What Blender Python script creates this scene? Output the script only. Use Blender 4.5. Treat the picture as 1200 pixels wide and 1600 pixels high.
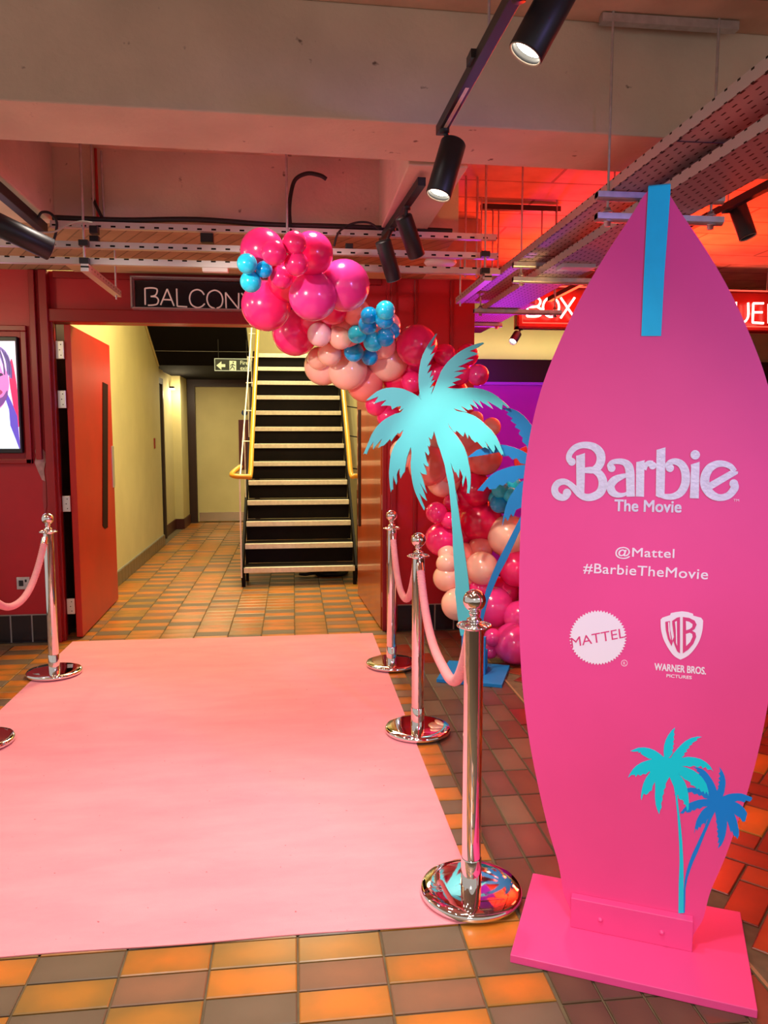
import bpy, bmesh, math, random
from math import sin, cos, pi, sqrt, atan, atan2, radians
from mathutils import Vector, Matrix
from mathutils.geometry import tessellate_polygon
random.seed(7)
for o in list(bpy.data.objects):
    bpy.data.objects.remove(o, do_unlink=True)
SC = bpy.context.scene
COL = SC.collection

# ------------------------------------------------------------------ camera
FPX = 1200.0
PITCH = atan(124 / 1200); YAW = atan(142 * cos(PITCH) / 1200); EYE = 1.52
CR = Vector((cos(YAW), -sin(YAW), 0))
CW = Vector((sin(YAW) * cos(PITCH), cos(YAW) * cos(PITCH), -sin(PITCH)))
CU = Vector((sin(YAW) * sin(PITCH), cos(YAW) * sin(PITCH), cos(PITCH)))
cd = bpy.data.cameras.new('camera'); cam = bpy.data.objects.new('camera', cd); COL.objects.link(cam)
cd.sensor_fit = 'VERTICAL'; cd.sensor_height = 36; cd.lens = 27.0; cd.clip_start = 0.05
cam.matrix_world = Matrix(((CR.x, CU.x, -CW.x, 0), (CR.y, CU.y, -CW.y, 0), (CR.z, CU.z, -CW.z, EYE), (0, 0, 0, 1)))
SC.camera = cam

# ------------------------------------------------------------------ world, lights, exposure
SC.view_settings.view_transform = 'Standard'; SC.view_settings.look = 'None'
SC.view_settings.gamma = 1; SC.view_settings.use_curve_mapping = False
SC.view_settings.exposure = 0.35
wd = bpy.data.worlds.new('world'); SC.world = wd; wd.use_nodes = True
wd.node_tree.nodes['Background'].inputs[0].default_value = (1.0, 0.90, 0.80, 1)
wd.node_tree.nodes['Background'].inputs[1].default_value = 0.42

def light(name, kind, loc, energy, color, target=None, size=0.1, size_y=None, spot=60, blend=0.5, parent=None):
    d = bpy.data.lights.new(name, kind); d.energy = energy; d.color = color
    if kind == 'AREA':
        d.size = size
        if size_y: d.shape = 'RECTANGLE'; d.size_y = size_y
    else:
        d.shadow_soft_size = size
    if kind == 'SPOT':
        d.spot_size = radians(spot); d.spot_blend = blend
    o = bpy.data.objects.new(name, d); COL.objects.link(o); o.location = loc
    if target is not None:
        o.rotation_euler = (Vector(target) - Vector(loc)).to_track_quat('-Z', 'Y').to_euler()
    return o
WARM = (1.0, 0.86, 0.68)
light('board_fill_light', 'SPOT', (-0.6, -2.0, 2.55), 300, (1.0, 0.92, 0.92), (0.92, 2.0, 0.35), size=.35, spot=36, blend=1)  # added fill on the surfboard from behind the camera
for lx, ly, le in ((-0.9, 1.5, 74), (0.25, 1.35, 74), (-0.95, 2.35, 52), (0.1, 2.35, 50)):
    light('foyer_down_fill', 'SPOT', (lx, ly, 3.02), le, (1.0, 0.93, 0.86), (lx, ly + .12, 0), size=.09, spot=92, blend=.9)  # added downward fill over the carpet, without ceiling fittings
for lx, ly, le in ((-0.85, 3.85, 62), (0.15, 3.9, 62)):
    light('foyer_down_fill', 'SPOT', (lx, ly, 3.02), le, (1.0, 0.88, 0.76), (lx, ly + .05, 0), size=.08, spot=84, blend=.95)  # same added fill for the bay between the beams
light('garland_left_fill', 'SPOT', (-1.6, 1.5, 2.45), 270, (1.0, 0.90, 0.80), (0.1, 4.4, 1.98), size=.05, spot=26, blend=1)  # spot added out of view at left to brighten the balloons
light('left_soffit_light', 'POINT', (-2.5, 4.3, 2.25), 16, (1.0, 0.80, 0.46), size=.1)
light('corridor_light_near', 'AREA', (-0.75, 7.1, 3.4), 84, (1.0, 0.85, 0.42), (-0.75, 7.4, 0), 0.9, 1.2)
light('corridor_light_far', 'AREA', (-1.2, 11.8, 2.36), 19, (1.0, 0.83, 0.50), (-1.2, 11.8, 0), 0.5, 1.0)
light('stair_light', 'AREA', (0.1, 9.6, 4.4), 110, (1.0, 0.84, 0.50), (0.1, 9.4, 1.5), 0.9, 1.4)
light('red_wash_light', 'AREA', (2.9, 6.3, 2.35), 110, (1.0, 0.035, 0.008), (2.4, 5.2, 3.2), 1.6, 0.5)
light('amber_wash_light', 'SPOT', (1.3, 3.6, 2.0), 9, (1.0, 0.60, 0.20), (1.12, 4.7, 3.05), size=.05, spot=44, blend=.8)
light('red_floor_light', 'AREA', (3.2, 3.9, 2.5), 8, (1.0, 0.08, 0.03), (2.4, 2.6, 0), 0.9, 0.5)
light('purple_wash_light', 'SPOT', (2.0, 7.3, 1.2), 30, (0.60, 0.03, 1.0), (1.5, 5.6, 2.4), size=.1, spot=48, blend=.8)
light('purple_backdrop_light', 'SPOT', (2.2, 6.2, 2.3), 60, (0.62, 0.03, 1.0), (2.2, 8.0, 1.3), size=.1, spot=80, blend=.6)
light('purple_side_light', 'SPOT', (2.4, -0.3, 2.3), 165, (0.40, 0.28, 1.0), (1.10, 1.9, 1.75), size=.2, spot=44, blend=.9)
light('cove_light', 'AREA', (2.6, 8.75, 2.42), 7, (1.0, 0.85, 0.5), (2.6, 9.0, 2.8), 3.0, 0.06)

# ------------------------------------------------------------------ helpers
def ray(x, y):
    return CW + CR * ((x - 600) / FPX) + CU * ((800 - y) / FPX)
EY = Vector((0, 0, EYE))
def at(x, y, X=None, Y=None, Z=None):
    d = ray(x, y)
    t = X / d.x if X is not None else (Y / d.y if Y is not None else (Z - EYE) / d.z)
    return EY + d * t
def onplane(x, y, p0, n):
    d = ray(x, y); p0 = Vector(p0); n = Vector(n)
    return EY + d * ((p0 - EY).dot(n) / d.dot(n))
def srgb(r, g, b):
    return tuple((c / 12.92 if c <= 0.04045 else ((c + 0.055) / 1.055) ** 2.4) for c in (r / 255, g / 255, b / 255)) + (1,)

MATS = {}
def mat(name, col, rough=0.5, metal=0.0, var=0.0, vscale=6.0, bump=0.0, bscale=60.0, emit=None, es=1.0, coat=0.0, spec=None, sss=0.0, trans=0.0):
    if name in MATS: return MATS[name]
    m = bpy.data.materials.new(name); m.use_nodes = True; MATS[name] = m
    nt = m.node_tree; b = nt.nodes['Principled BSDF']
    b.inputs['Base Color'].default_value = col; b.inputs['Roughness'].default_value = rough
    b.inputs['Metallic'].default_value = metal
    if coat: b.inputs['Coat Weight'].default_value = coat; b.inputs['Coat Roughness'].default_value = 0.08
    if spec is not None: b.inputs['Specular IOR Level'].default_value = spec
    if sss: b.inputs['Subsurface Weight'].default_value = sss; b.inputs['Subsurface Scale'].default_value = 0.05
    if trans: b.inputs['Transmission Weight'].default_value = trans
    if emit: b.inputs['Emission Color'].default_value = emit; b.inputs['Emission Strength'].default_value = es
    if var or bump:
        g = nt.nodes.new('ShaderNodeNewGeometry')
    if var:
        n = nt.nodes.new('ShaderNodeTexNoise'); n.inputs['Scale'].default_value = vscale; n.inputs['Detail'].default_value = 6
        nt.links.new(g.outputs['Position'], n.inputs['Vector'])
        r = nt.nodes.new('ShaderNodeMapRange'); r.inputs[1].default_value = 0.3; r.inputs[2].default_value = 0.7
        r.inputs[3].default_value = 1 - var; r.inputs[4].default_value = 1 + var
        nt.links.new(n.outputs[0], r.inputs[0])
        mx = nt.nodes.new('ShaderNodeVectorMath'); mx.operation = 'SCALE'; mx.inputs[0].default_value = col[:3]
        nt.links.new(r.outputs[0], mx.inputs['Scale']); nt.links.new(mx.outputs[0], b.inputs['Base Color'])
    if bump:
        n2 = nt.nodes.new('ShaderNodeTexNoise'); n2.inputs['Scale'].default_value = bscale; n2.inputs['Detail'].default_value = 4
        nt.links.new(g.outputs['Position'], n2.inputs['Vector'])
        bp = nt.nodes.new('ShaderNodeBump'); bp.inputs['Strength'].default_value = bump; bp.inputs['Distance'].default_value = 0.01
        nt.links.new(n2.outputs[0], bp.inputs['Height']); nt.links.new(bp.outputs[0], b.inputs['Normal'])
    return m

class MB:
    def __init__(s): s.v = []; s.f = []; s.sm = []; s.uv = None
    def add(s, vs, fs, smooth=False):
        n = len(s.v); s.v += [Vector(v) for v in vs]
        s.f += [tuple(i + n for i in f) for f in fs]; s.sm += [smooth] * len(fs); return s
    def box(s, x0, x1, y0, y1, z0, z1):
        return s.hexa([(x0, y0, z0), (x1, y0, z0), (x1, y1, z0), (x0, y1, z0), (x0, y0, z1), (x1, y0, z1), (x1, y1, z1), (x0, y1, z1)])
    def hexa(s, p):
        return s.add(p, [(3, 2, 1, 0), (4, 5, 6, 7), (0, 1, 5, 4), (1, 2, 6, 5), (2, 3, 7, 6), (3, 0, 4, 7)])
    def bar(s, a, b, w, h, up=(0, 0, 1)):       # box along a-b
        a = Vector(a); b = Vector(b); d = (b - a).normalized(); u = Vector(up)
        if abs(d.dot(u)) > .99: u = Vector((0, 1, 0))
        r = d.cross(u).normalized(); u = r.cross(d)
        P = []
        for q in (a, b):
            P += [q - r * w / 2 - u * h / 2, q + r * w / 2 - u * h / 2, q + r * w / 2 + u * h / 2, q - r * w / 2 + u * h / 2]
        return s.add(P, [(3, 2, 1, 0), (4, 5, 6, 7), (0, 1, 5, 4), (1, 2, 6, 5), (2, 3, 7, 6), (3, 0, 4, 7)])
    def tube(s, pts, r, n=10, cap=True, rfun=None):
        pts = [Vector(p) for p in pts]; rings = []; ref = None
        for i, p in enumerate(pts):
            d = (pts[min(i + 1, len(pts) - 1)] - pts[max(i - 1, 0)]).normalized()
            if ref is None:
                ref = Vector((0, 0, 1)) if abs(d.z) < .9 else Vector((1, 0, 0))
            a = d.cross(ref).normalized(); b = a.cross(d); ref = b
            rr = rfun(i) if rfun else (r[i] if isinstance(r, (list, tuple)) else r)
            rings.append([p + (a * cos(2 * pi * k / n) + b * sin(2 * pi * k / n)) * rr for k in range(n)])
        v = [q for ring in rings for q in ring]; f = []
        for i in range(len(pts) - 1):
            for k in range(n):
                f.append((i * n + k, i * n + (k + 1) % n, (i + 1) * n + (k + 1) % n, (i + 1) * n + k))
        s.add(v, f, True)
        if cap:
            s.add(rings[0], [tuple(range(n))[::-1]]); s.add(rings[-1], [tuple(range(n))])
        return s
    def lathe(s, prof, base, axis=(0, 0, 1), n=32, smooth=True):
        ax = Vector(axis).normalized(); t = Vector((1, 0, 0)) if abs(ax.x) < .9 else Vector((0, 1, 0))
        a = ax.cross(t).normalized(); b = ax.cross(a); base = Vector(base)
        v = []; f = []
        for (r, h) in prof:
            for k in range(n):
                v.append(base + ax * h + (a * cos(2 * pi * k / n) + b * sin(2 * pi * k / n)) * max(r, 1e-5))
        for i in range(len(prof) - 1):
            for k in range(n):
                f.append((i * n + k, i * n + (k + 1) % n, (i + 1) * n + (k + 1) % n, (i + 1) * n + k))
        return s.add(v, f, smooth)
    def prism(s, front, back):                   # polygon given as two matching 3d loops
        n = len(front)
        tris = tessellate_polygon([[Vector(p) for p in front]])
        s.add(front, [tuple(t) for t in tris]); s.add(back, [tuple(reversed(t)) for t in tris])
        s.add(list(front) + list(back), [(i, (i + 1) % n, n + (i + 1) % n, n + i) for i in range(n)])
        return s
    def build(s, name, m, parent=None, bevel=0, weld=False, props=None, kind=None):
        xs = [p.x for p in s.v]; ys = [p.y for p in s.v]; zs = [p.z for p in s.v]
        org = Vector(((min(xs) + max(xs)) / 2, (min(ys) + max(ys)) / 2, min(zs)))
        me = bpy.data.meshes.new(name)
        me.from_pydata([p - org for p in s.v], [], s.f)
        me.polygons.foreach_set('use_smooth', s.sm)
        me.materials.append(m)
        if weld:
            bm = bmesh.new(); bm.from_mesh(me); bmesh.ops.remove_doubles(bm, verts=bm.verts, dist=1e-5)
            bmesh.ops.recalc_face_normals(bm, faces=bm.faces); bm.to_mesh(me); bm.free()
        me.update()
        o = bpy.data.objects.new(name, me); COL.objects.link(o)
        if parent is not None:
            o.parent = parent; o.location = org - wloc(parent)
        else: o.location = org
        if bevel:
            bv = o.modifiers.new('bevel', 'BEVEL'); bv.width = bevel; bv.segments = 2; bv.limit_method = 'ANGLE'
        if kind: o['kind'] = kind
        return o
def wloc(o):
    l = Vector(o.location)
    while o.parent: o = o.parent; l += Vector(o.location)
    return l
def thing(name, label, cat, loc=(0, 0, 0), group=None):
    o = bpy.data.objects.new(name, None); COL.objects.link(o); o.empty_display_size = 0.05
    o.location = loc; return tag(o, label, cat, group)
def tag(o, label, cat, group=None, kind=None):
    o['label'] = label; o['category'] = cat
    if group: o['group'] = group
    if kind: o['kind'] = kind
    return o
def struct(o): o['kind'] = 'structure'; return o
def reg(o, label): o['label'] = label; return o
def dup(o, dloc=None, parent=None):
    c = o.copy(); COL.objects.link(c)
    if parent is not None: c.parent = parent
    if dloc is not None: c.location = dloc
    for ch in [q for q in bpy.data.objects if q.parent == o]: dup(ch, None, c)
    return c
def catmull(pts, k=6, closed=False):
    out = []; n = len(pts); rng = range(n if closed else n - 1)
    for i in rng:
        P = [pts[(i + j) % n] if closed else pts[min(max(i + j, 0), n - 1)] for j in (-1, 0, 1, 2)]
        for q in range(k):
            t = q / k
            out.append(tuple(.5 * ((2 * P[1][c]) + (-P[0][c] + P[2][c]) * t + (2 * P[0][c] - 5 * P[1][c] + 4 * P[2][c] - P[3][c]) * t * t + (-P[0][c] + 3 * P[1][c] - 3 * P[2][c] + P[3][c]) * t ** 3) for c in range(len(pts[0]))))
    if not closed: out.append(tuple(pts[-1]))
    return out
DG = None
def text_mesh(body, bold=0.0, res=4, spacing=1.0):
    c = bpy.data.curves.new('lettering', 'FONT'); c.body = body; c.size = 1; c.resolution_u = res; c.space_character = spacing
    o = bpy.data.objects.new('lettering', c); COL.objects.link(o)
    bpy.context.view_layer.update(); dg = bpy.context.evaluated_depsgraph_get()
    me = o.evaluated_get(dg).to_mesh()
    vs = [v.co.copy() for v in me.vertices]; fs = [tuple(p.vertices) for p in me.polygons]
    o.evaluated_get(dg).to_mesh_clear(); bpy.data.objects.remove(o, do_unlink=True)
    x0 = min(v.x for v in vs); x1 = max(v.x for v in vs); y0 = min(v.y for v in vs); y1 = max(v.y for v in vs)
    return [((v.x - x0) / (x1 - x0), (v.y - y0) / (y1 - y0)) for v in vs], fs
def put_text(mb, body, bl, br, tl, bold=0.0, spacing=1.0):
    bl = Vector(bl); br = Vector(br); tl = Vector(tl)
    vs, fs = text_mesh(body, spacing=spacing)
    nrm = (br - bl).cross(tl - bl).normalized(); w = (br - bl).length
    sh = [(0, 0)] if bold <= 0 else [(-1, -1), (1, -1), (-1, 1), (1, 1), (0, 0)]
    h = (tl - bl).length * bold; ex = (br - bl).normalized() * h; ey = (tl - bl).normalized() * h
    for i, (p, q_) in enumerate(sh):
        mb.add([bl + (br - bl) * a + (tl - bl) * b + ex * p + ey * q_ + nrm * (.00006 * i) for a, b in vs], fs)
    return mb

# ------------------------------------------------------------------ materials
CONC = mat('concrete', srgb(208, 190, 172), .9, var=.16, vscale=2.2, bump=.25, bscale=40)
CHROME = mat('polished chrome', (.86, .84, .84, 1), .04, 1.0)
STEEL = mat('galvanised steel', (.60, .58, .60, 1), .42, .85, var=.12, vscale=30)
BLACK = mat('black powder coat', (.012, .012, .016, 1), .42)
RED = mat('red painted panelling', srgb(172, 16, 34), .42, var=.12, vscale=3, bump=.06, bscale=25)
REDD = mat('dark red gloss trim', srgb(140, 10, 20), .35, var=.1, vscale=5)
DOORM = mat('red door paint', srgb(176, 24, 10), .38, var=.1, vscale=3)
CREAM = mat('cream wall paint', srgb(200, 190, 138), .75, var=.05, vscale=3, bump=.05)
DARKG = mat('near black gloss tile', (.014, .011, .014, 1), .22)
GROUT = mat('grey brown grout', srgb(104, 88, 62), .9, var=.2, vscale=20)
WHITE = mat('white plastic', srgb(232, 230, 226), .5)
JOINT = mat('pale joint', srgb(150, 145, 138), .8)
YEL = mat('varnished yellow handrail', srgb(214, 156, 38), .35, var=.08, vscale=12, coat=.4)
ALU = mat('aluminium nosing', srgb(236, 228, 208), .4, .35, var=.1, vscale=30)
DARKST = mat('dark stair paint', srgb(16, 8, 8), .6, var=.3, vscale=8, spec=.15)
GLOW = mat('lamp glow', (1, 1, 1, 1), .5, emit=(1, .9, .72, 1), es=14)
HINGE = mat('brushed hinge steel', (.68, .66, .64, 1), .35, .8)
GLASSD = mat('dark vision glass', (.022, .004, .004, 1), .6, spec=.08)

def pits(m, scale, lo, hi, dark):
    nt = m.node_tree; b = nt.nodes['Principled BSDF']; src = b.inputs['Base Color'].links[0].from_socket
    g = nt.nodes.new('ShaderNodeNewGeometry'); n = nt.nodes.new('ShaderNodeTexNoise'); n.inputs['Scale'].default_value = scale; n.inputs['Detail'].default_value = 3
    nt.links.new(g.outputs['Position'], n.inputs['Vector'])
    r = nt.nodes.new('ShaderNodeMapRange'); r.inputs[1].default_value = hi; r.inputs[2].default_value = lo; nt.links.new(n.outputs[0], r.inputs[0])
    mx = nt.nodes.new('ShaderNodeMix'); mx.data_type = 'RGBA'; mx.inputs['B'].default_value = dark
    nt.links.new(r.outputs[0], mx.inputs['Factor']); nt.links.new(src, mx.inputs['A']); nt.links.new(mx.outputs['Result'], b.inputs['Base Color'])
pits(CONC, 16, .23, .29, srgb(120, 100, 88))

def tex_soffit(name, col, col2, ang, w, jw=.06):
    """board-marked concrete: long boards with dark joints"""
    m = bpy.data.materials.new(name); m.use_nodes = True; nt = m.node_tree; b = nt.nodes['Principled BSDF']
    b.inputs['Roughness'].default_value = .85
    g = nt.nodes.new('ShaderNodeNewGeometry'); mp = nt.nodes.new('ShaderNodeMapping'); mp.inputs['Rotation'].default_value[2] = ang
    nt.links.new(g.outputs['Position'], mp.inputs['Vector'])
    br = nt.nodes.new('ShaderNodeTexBrick'); br.inputs['Scale'].default_value = 1
    br.inputs['Brick Width'].default_value = 1.6; br.inputs['Row Height'].default_value = w; br.inputs['Mortar Size'].default_value = w * jw
    br.inputs['Color1'].default_value = col; br.inputs['Color2'].default_value = col2
    br.inputs['Mortar'].default_value = tuple(c * .45 for c in col[:3]) + (1,)
    nt.links.new(mp.outputs[0], br.inputs['Vector'])
    n = nt.nodes.new('ShaderNodeTexNoise'); n.inputs['Scale'].default_value = 5; n.inputs['Detail'].default_value = 6
    nt.links.new(g.outputs['Position'], n.inputs['Vector'])
    mr = nt.nodes.new('ShaderNodeMapRange'); mr.inputs[1].default_value = .3; mr.inputs[2].default_value = .7; mr.inputs[3].default_value = .8; mr.inputs[4].default_value = 1.15
    nt.links.new(n.outputs[0], mr.inputs[0])
    sc = nt.nodes.new('ShaderNodeVectorMath'); sc.operation = 'SCALE'
    nt.links.new(br.outputs['Color'], sc.inputs[0]); nt.links.new(mr.outputs[0], sc.inputs['Scale'])
    nt.links.new(sc.outputs[0], b.inputs['Base Color'])
    bp = nt.nodes.new('ShaderNodeBump'); bp.inputs['Strength'].default_value = .5; bp.inputs['Distance'].default_value = .01; bp.invert = True
    nt.links.new(br.outputs['Fac'], bp.inputs['Height']); nt.links.new(bp.outputs[0], b.inputs['Normal'])
    return m
SOFF = tex_soffit('board marked soffit', srgb(176, 150, 112), srgb(150, 124, 94), radians(62), .075)
SLAB = tex_soffit('board marked slab', srgb(214, 186, 160), srgb(200, 172, 148), 0, .34, .03)

def tex_slots(name, col, uax, vax, pu, pv, fu, fv, metal=.75, rough=.45, stag=True):
    """metal with a regular field of dark punched slots; uax/vax: index of position axis"""
    m = bpy.data.materials.new(name); m.use_nodes = True; nt = m.node_tree; b = nt.nodes['Principled BSDF']
    b.inputs['Roughness'].default_value = rough; b.inputs['Metallic'].default_value = metal
    g = nt.nodes.new('ShaderNodeNewGeometry'); s = nt.nodes.new('ShaderNodeSeparateXYZ'); nt.links.new(g.outputs['Position'], s.inputs[0])
    def M(op, a, bb=None, c=None):
        n = nt.nodes.new('ShaderNodeMath'); n.operation = op
        for i, q in enumerate((a, bb, c)):
            if q is None: continue
            if isinstance(q, (int, float)): n.inputs[i].default_value = q
            else: nt.links.new(q, n.inputs[i])
        return n.outputs[0]
    v = M('DIVIDE', s.outputs[vax], pv); row = M('FLOOR', v)
    u = M('DIVIDE', s.outputs[uax], pu)
    if stag: u = M('ADD', u, M('MULTIPLY', row, .5))
    du = M('LESS_THAN', M('ABSOLUTE', M('SUBTRACT', M('FRACT', u), .5)), fu / 2)
    dv = M('LESS_THAN', M('ABSOLUTE', M('SUBTRACT', M('FRACT', v), .5)), fv / 2)
    k = M('MULTIPLY', du, dv)
    mx = nt.nodes.new('ShaderNodeMix'); mx.data_type = 'RGBA'; mx.inputs['A'].default_value = col; mx.inputs['B'].default_value = (.01, .008, .008, 1)
    nt.links.new(k, mx.inputs['Factor']); nt.links.new(mx.outputs['Result'], b.inputs['Base Color'])
    return m
TRAYB = tex_slots('perforated tray base', (.42, .36, .38, 1), 1, 0, .055, .028, .42, .22, metal=.5, rough=.5)
LIPY = tex_slots('slotted tray lip lengthwise', (.66, .63, .64, 1), 1, 2, 0.062, .038, .24, .22, stag=False)
LIPX = tex_slots('slotted channel crosswise', (.70, .67, .66, 1), 0, 2, .075, .036, .34, .26, stag=False)

def tex_tile(name, c1, c2, rough=.35, coat=.25):
    m = bpy.data.materials.new(name); m.use_nodes = True; nt = m.node_tree; b = nt.nodes['Principled BSDF']
    b.inputs['Roughness'].default_value = rough; b.inputs['Coat Weight'].default_value = coat; b.inputs['Coat Roughness'].default_value = .2
    uv = nt.nodes.new('ShaderNodeUVMap'); uv.uv_map = 'UVMap'
    gr = nt.nodes.new('ShaderNodeVectorMath'); gr.operation = 'DISTANCE'; gr.inputs[1].default_value = (.5, .5, 0)
    nt.links.new(uv.outputs[0], gr.inputs[0])
    g = nt.nodes.new('ShaderNodeNewGeometry'); n = nt.nodes.new('ShaderNodeTexNoise'); n.inputs['Scale'].default_value = 9; n.inputs['Detail'].default_value = 6
    nt.links.new(g.outputs['Position'], n.inputs['Vector'])
    ad = nt.nodes.new('ShaderNodeMath'); ad.operation = 'MULTIPLY_ADD'; ad.inputs[1].default_value = .9; ad.inputs[2].default_value = -.35
    nt.links.new(n.outputs[0], ad.inputs[0])
    a2 = nt.nodes.new('ShaderNodeMath'); a2.operation = 'ADD'; nt.links.new(ad.outputs[0], a2.inputs[0]); nt.links.new(gr.outputs['Value'], a2.inputs[1])
    mr = nt.nodes.new('ShaderNodeMapRange'); mr.inputs[1].default_value = .2; mr.inputs[2].default_value = .75
    nt.links.new(a2.outputs[0], mr.inputs[0])
    mx = nt.nodes.new('ShaderNodeMix'); mx.data_type = 'RGBA'; mx.inputs['A'].default_value = c1; mx.inputs['B'].default_value = c2
    nt.links.new(mr.outputs[0], mx.inputs['Factor']); nt.links.new(mx.outputs['Result'], b.inputs['Base Color'])
    bp = nt.nodes.new('ShaderNodeBump'); bp.inputs['Strength'].default_value = .12; bp.inputs['Distance'].default_value = .004
    nt.links.new(n.outputs[0], bp.inputs['Height']); nt.links.new(bp.outputs[0], b.inputs['Normal'])
    return m
TILE = dict(
    o1=tex_tile('orange quarry tile', srgb(212, 120, 34), srgb(170, 110, 38)),
    o2=tex_tile('amber quarry tile', srgb(196, 112, 36), srgb(150, 102, 38)),
    o3=tex_tile('ochre quarry tile', srgb(176, 118, 44), srgb(140, 104, 46)),
    g1=tex_tile('grey brown quarry tile', srgb(112, 92, 70), srgb(102, 84, 62), .5, .1),
    g2=tex_tile('rosy brown quarry tile', srgb(142, 96, 66), srgb(122, 88, 62), .5, .1),
    d1=tex_tile('dark brown quarry tile', srgb(98, 66, 46), srgb(84, 58, 40), .45, .15),
    d2=tex_tile('plum brown quarry tile', srgb(104, 66, 54), srgb(88, 58, 46), .45, .15),
    t1=tex_tile('terracotta quarry tile', srgb(160, 70, 34), srgb(130, 60, 32)),
    t2=tex_tile('red clay quarry tile', srgb(132, 48, 28), srgb(110, 42, 26)))

# ------------------------------------------------------------------ floor with single tiles
floor = struct(MB().box(-3.4, 6.2, -3.5, 13.6, -.08, -.006).build('floor', GROUT))
TM = {}
def tile_mesh(lx, ly, mk):
    k = (round(lx, 3), round(ly, 3), mk)
    if k in TM: return TM[k]
    a, b, c = lx / 2, ly / 2, .0035
    v = [(-a, -b, -.006), (a, -b, -.006), (a, b, -.006), (-a, b, -.006),
         (-a, -b, -.0025), (a, -b, -.0025), (a, b, -.0025), (-a, b, -.0025),
         (-a + c, -b + c, 0), (a - c, -b + c, 0), (a - c, b - c, 0), (-a + c, b - c, 0)]
    f = [(0, 1, 5, 4), (1, 2, 6, 5), (2, 3, 7, 6), (3, 0, 4, 7), (4, 5, 9, 8), (5, 6, 10, 9), (6, 7, 11, 10), (7, 4, 8, 11), (8, 9, 10, 11)]
    me = bpy.data.meshes.new('tile'); me.from_pydata(v, [], f); me.materials.append(TILE[mk])
    uvl = me.uv_layers.new(name='UVMap')
    for lp in me.loops:
        p = v[lp.vertex_index]; uvl.data[lp.index].uv = (p[0] / lx + .5, p[1] / ly + .5)
    TM[k] = me; return me
tiles = []      # (cx, cy, lx, ly, angle, material, priority)
G = .006
cols = [-.005 + .25 * k for k in range(-13, 3)] + [.69]
def tone(i, j, X, Y):
    r = random.random()
    if (i + j) % 2 == 0: return 'o1' if r < .55 else ('o2' if r < .85 else ('o3' if r < .95 else 'g2'))
    return 'g1' if r < .42 else ('g2' if r < .60 else ('o3' if r < .8 else 'o2'))
for i in range(len(cols) - 1):
    x0, x1 = cols[i], cols[i + 1]
    j = 0; Y = 1.279
    while Y < 13.3:
        cx, cy = (x0 + x1) / 2, Y + .0575
        cov = (-1.62 < x0 and x1 < .57 and Y > 2.21 and Y + .115 < 5.69)
        wallin = (Y > 5.78 and x0 < -1.95) or (Y > 5.65 and x1 > .72) or (Y + .115 > 5.76 and x0 < -1.80)
        if not cov and not wallin:
            vis = -1.3 < (cx / max(cy, .1) + .1177) * 1 < .65 and not (cy > 4 and cx < -2.1)
            tiles.append((cx, cy, x1 - x0 - G, .115 - G, 0, tone(i, j, cx, cy), cy if vis and cy > 1.75 else 99))
        Y += .115; j += 1
# dark lengthwise tiles right of the light strip
for i in range(5):
    x0 = .695 + .1165 * i; Y = 1.37 + (0, .0, .0, .235, .1)[i] * .5; j = 0
    while Y < 5.6:
        m_ = random.choice(['d1', 'd2', 'd1', 'g1']) if random.random() > .06 else 't2'
        cy = Y + .1175
        tiles.append((x0 + .058, cy, .1165 - G, .235 - G, 0, m_, cy + .3 if cy > 1.7 and not (x0 > 1.0 and cy < 2.3) else 99))
        Y += .235; j += 1
# diagonal herringbone further right
R2 = sqrt(.5); L_, W_ = .235, .1175
for a in range(-40, 60):
    for b in range(-6, 30):
        for q in range(2):
            if q == 0: ss, tt, ls, lt = a * W_ + (b - 6) * 2 * L_, a * W_, L_, W_
            else: ss, tt, ls, lt = a * W_ + (b - 6) * 2 * L_ + L_, a * W_ - W_, W_, L_
            cs, ct = ss + ls / 2, tt + lt / 2
            X = (ct - cs) * R2; Yy = (ct + cs) * R2
            if X < 1.33 or X > 5.2 or Yy < 1.2 or Yy > 5.6: continue
            pr = Yy + 1.2 if (X / Yy < .78 and Yy > 1.75 and X < 2.6) else 99
            tiles.append((X, Yy, ls - G, lt - G, pi * .75, random.choice(['t1', 't2', 't2', 't1', 'o1']), pr))
tiles.sort(key=lambda t: t[6])
for t in tiles[:300]:
    o = bpy.data.objects.new('tile', tile_mesh(t[2], t[3], t[5])); COL.objects.link(o); o.parent = floor
    o.location = Vector((t[0], t[1], random.uniform(-.0006, .0004))) - wloc(floor)
    o.rotation_euler = (random.gauss(0, .0015), random.gauss(0, .0015), t[4])
me = bpy.data.meshes.new('tile_field'); V = []; Fc = []; UV = []; MI = []; mk_ = list(TILE.keys())
for t in tiles[300:]:
    src = tile_mesh(t[2], t[3], t[5]); n0 = len(V); c, s_ = cos(t[4]), sin(t[4]); dz = random.uniform(-.0006, .0004)
    V += [(t[0] + p.co.x * c - p.co.y * s_, t[1] + p.co.x * s_ + p.co.y * c, p.co.z + dz) for p in src.vertices]
    for p in src.polygons:
        Fc.append(tuple(n0 + k for k in p.vertices)); MI.append(mk_.index(t[5]))
        UV += [tuple(src.uv_layers[0].data[l].uv) for l in p.loop_indices]
me.from_pydata(V, [], Fc)
for k in mk_: me.materials.append(TILE[k])
me.polygons.foreach_set('material_index', MI)
uvl = me.uv_layers.new(name='UVMap')
for i, q in enumerate(UV): uvl.data[i].uv = q
tf = bpy.data.objects.new('tile_field', me); COL.objects.link(tf); tf.parent = floor; tf.location = -wloc(floor); tf['kind'] = 'stuff'
MB().box(1.278, 1.29, 1.2, 5.6, -.006, .0005).build('joint_strip', mat('pale joint strip', srgb(150, 120, 84), .6), floor)

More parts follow.
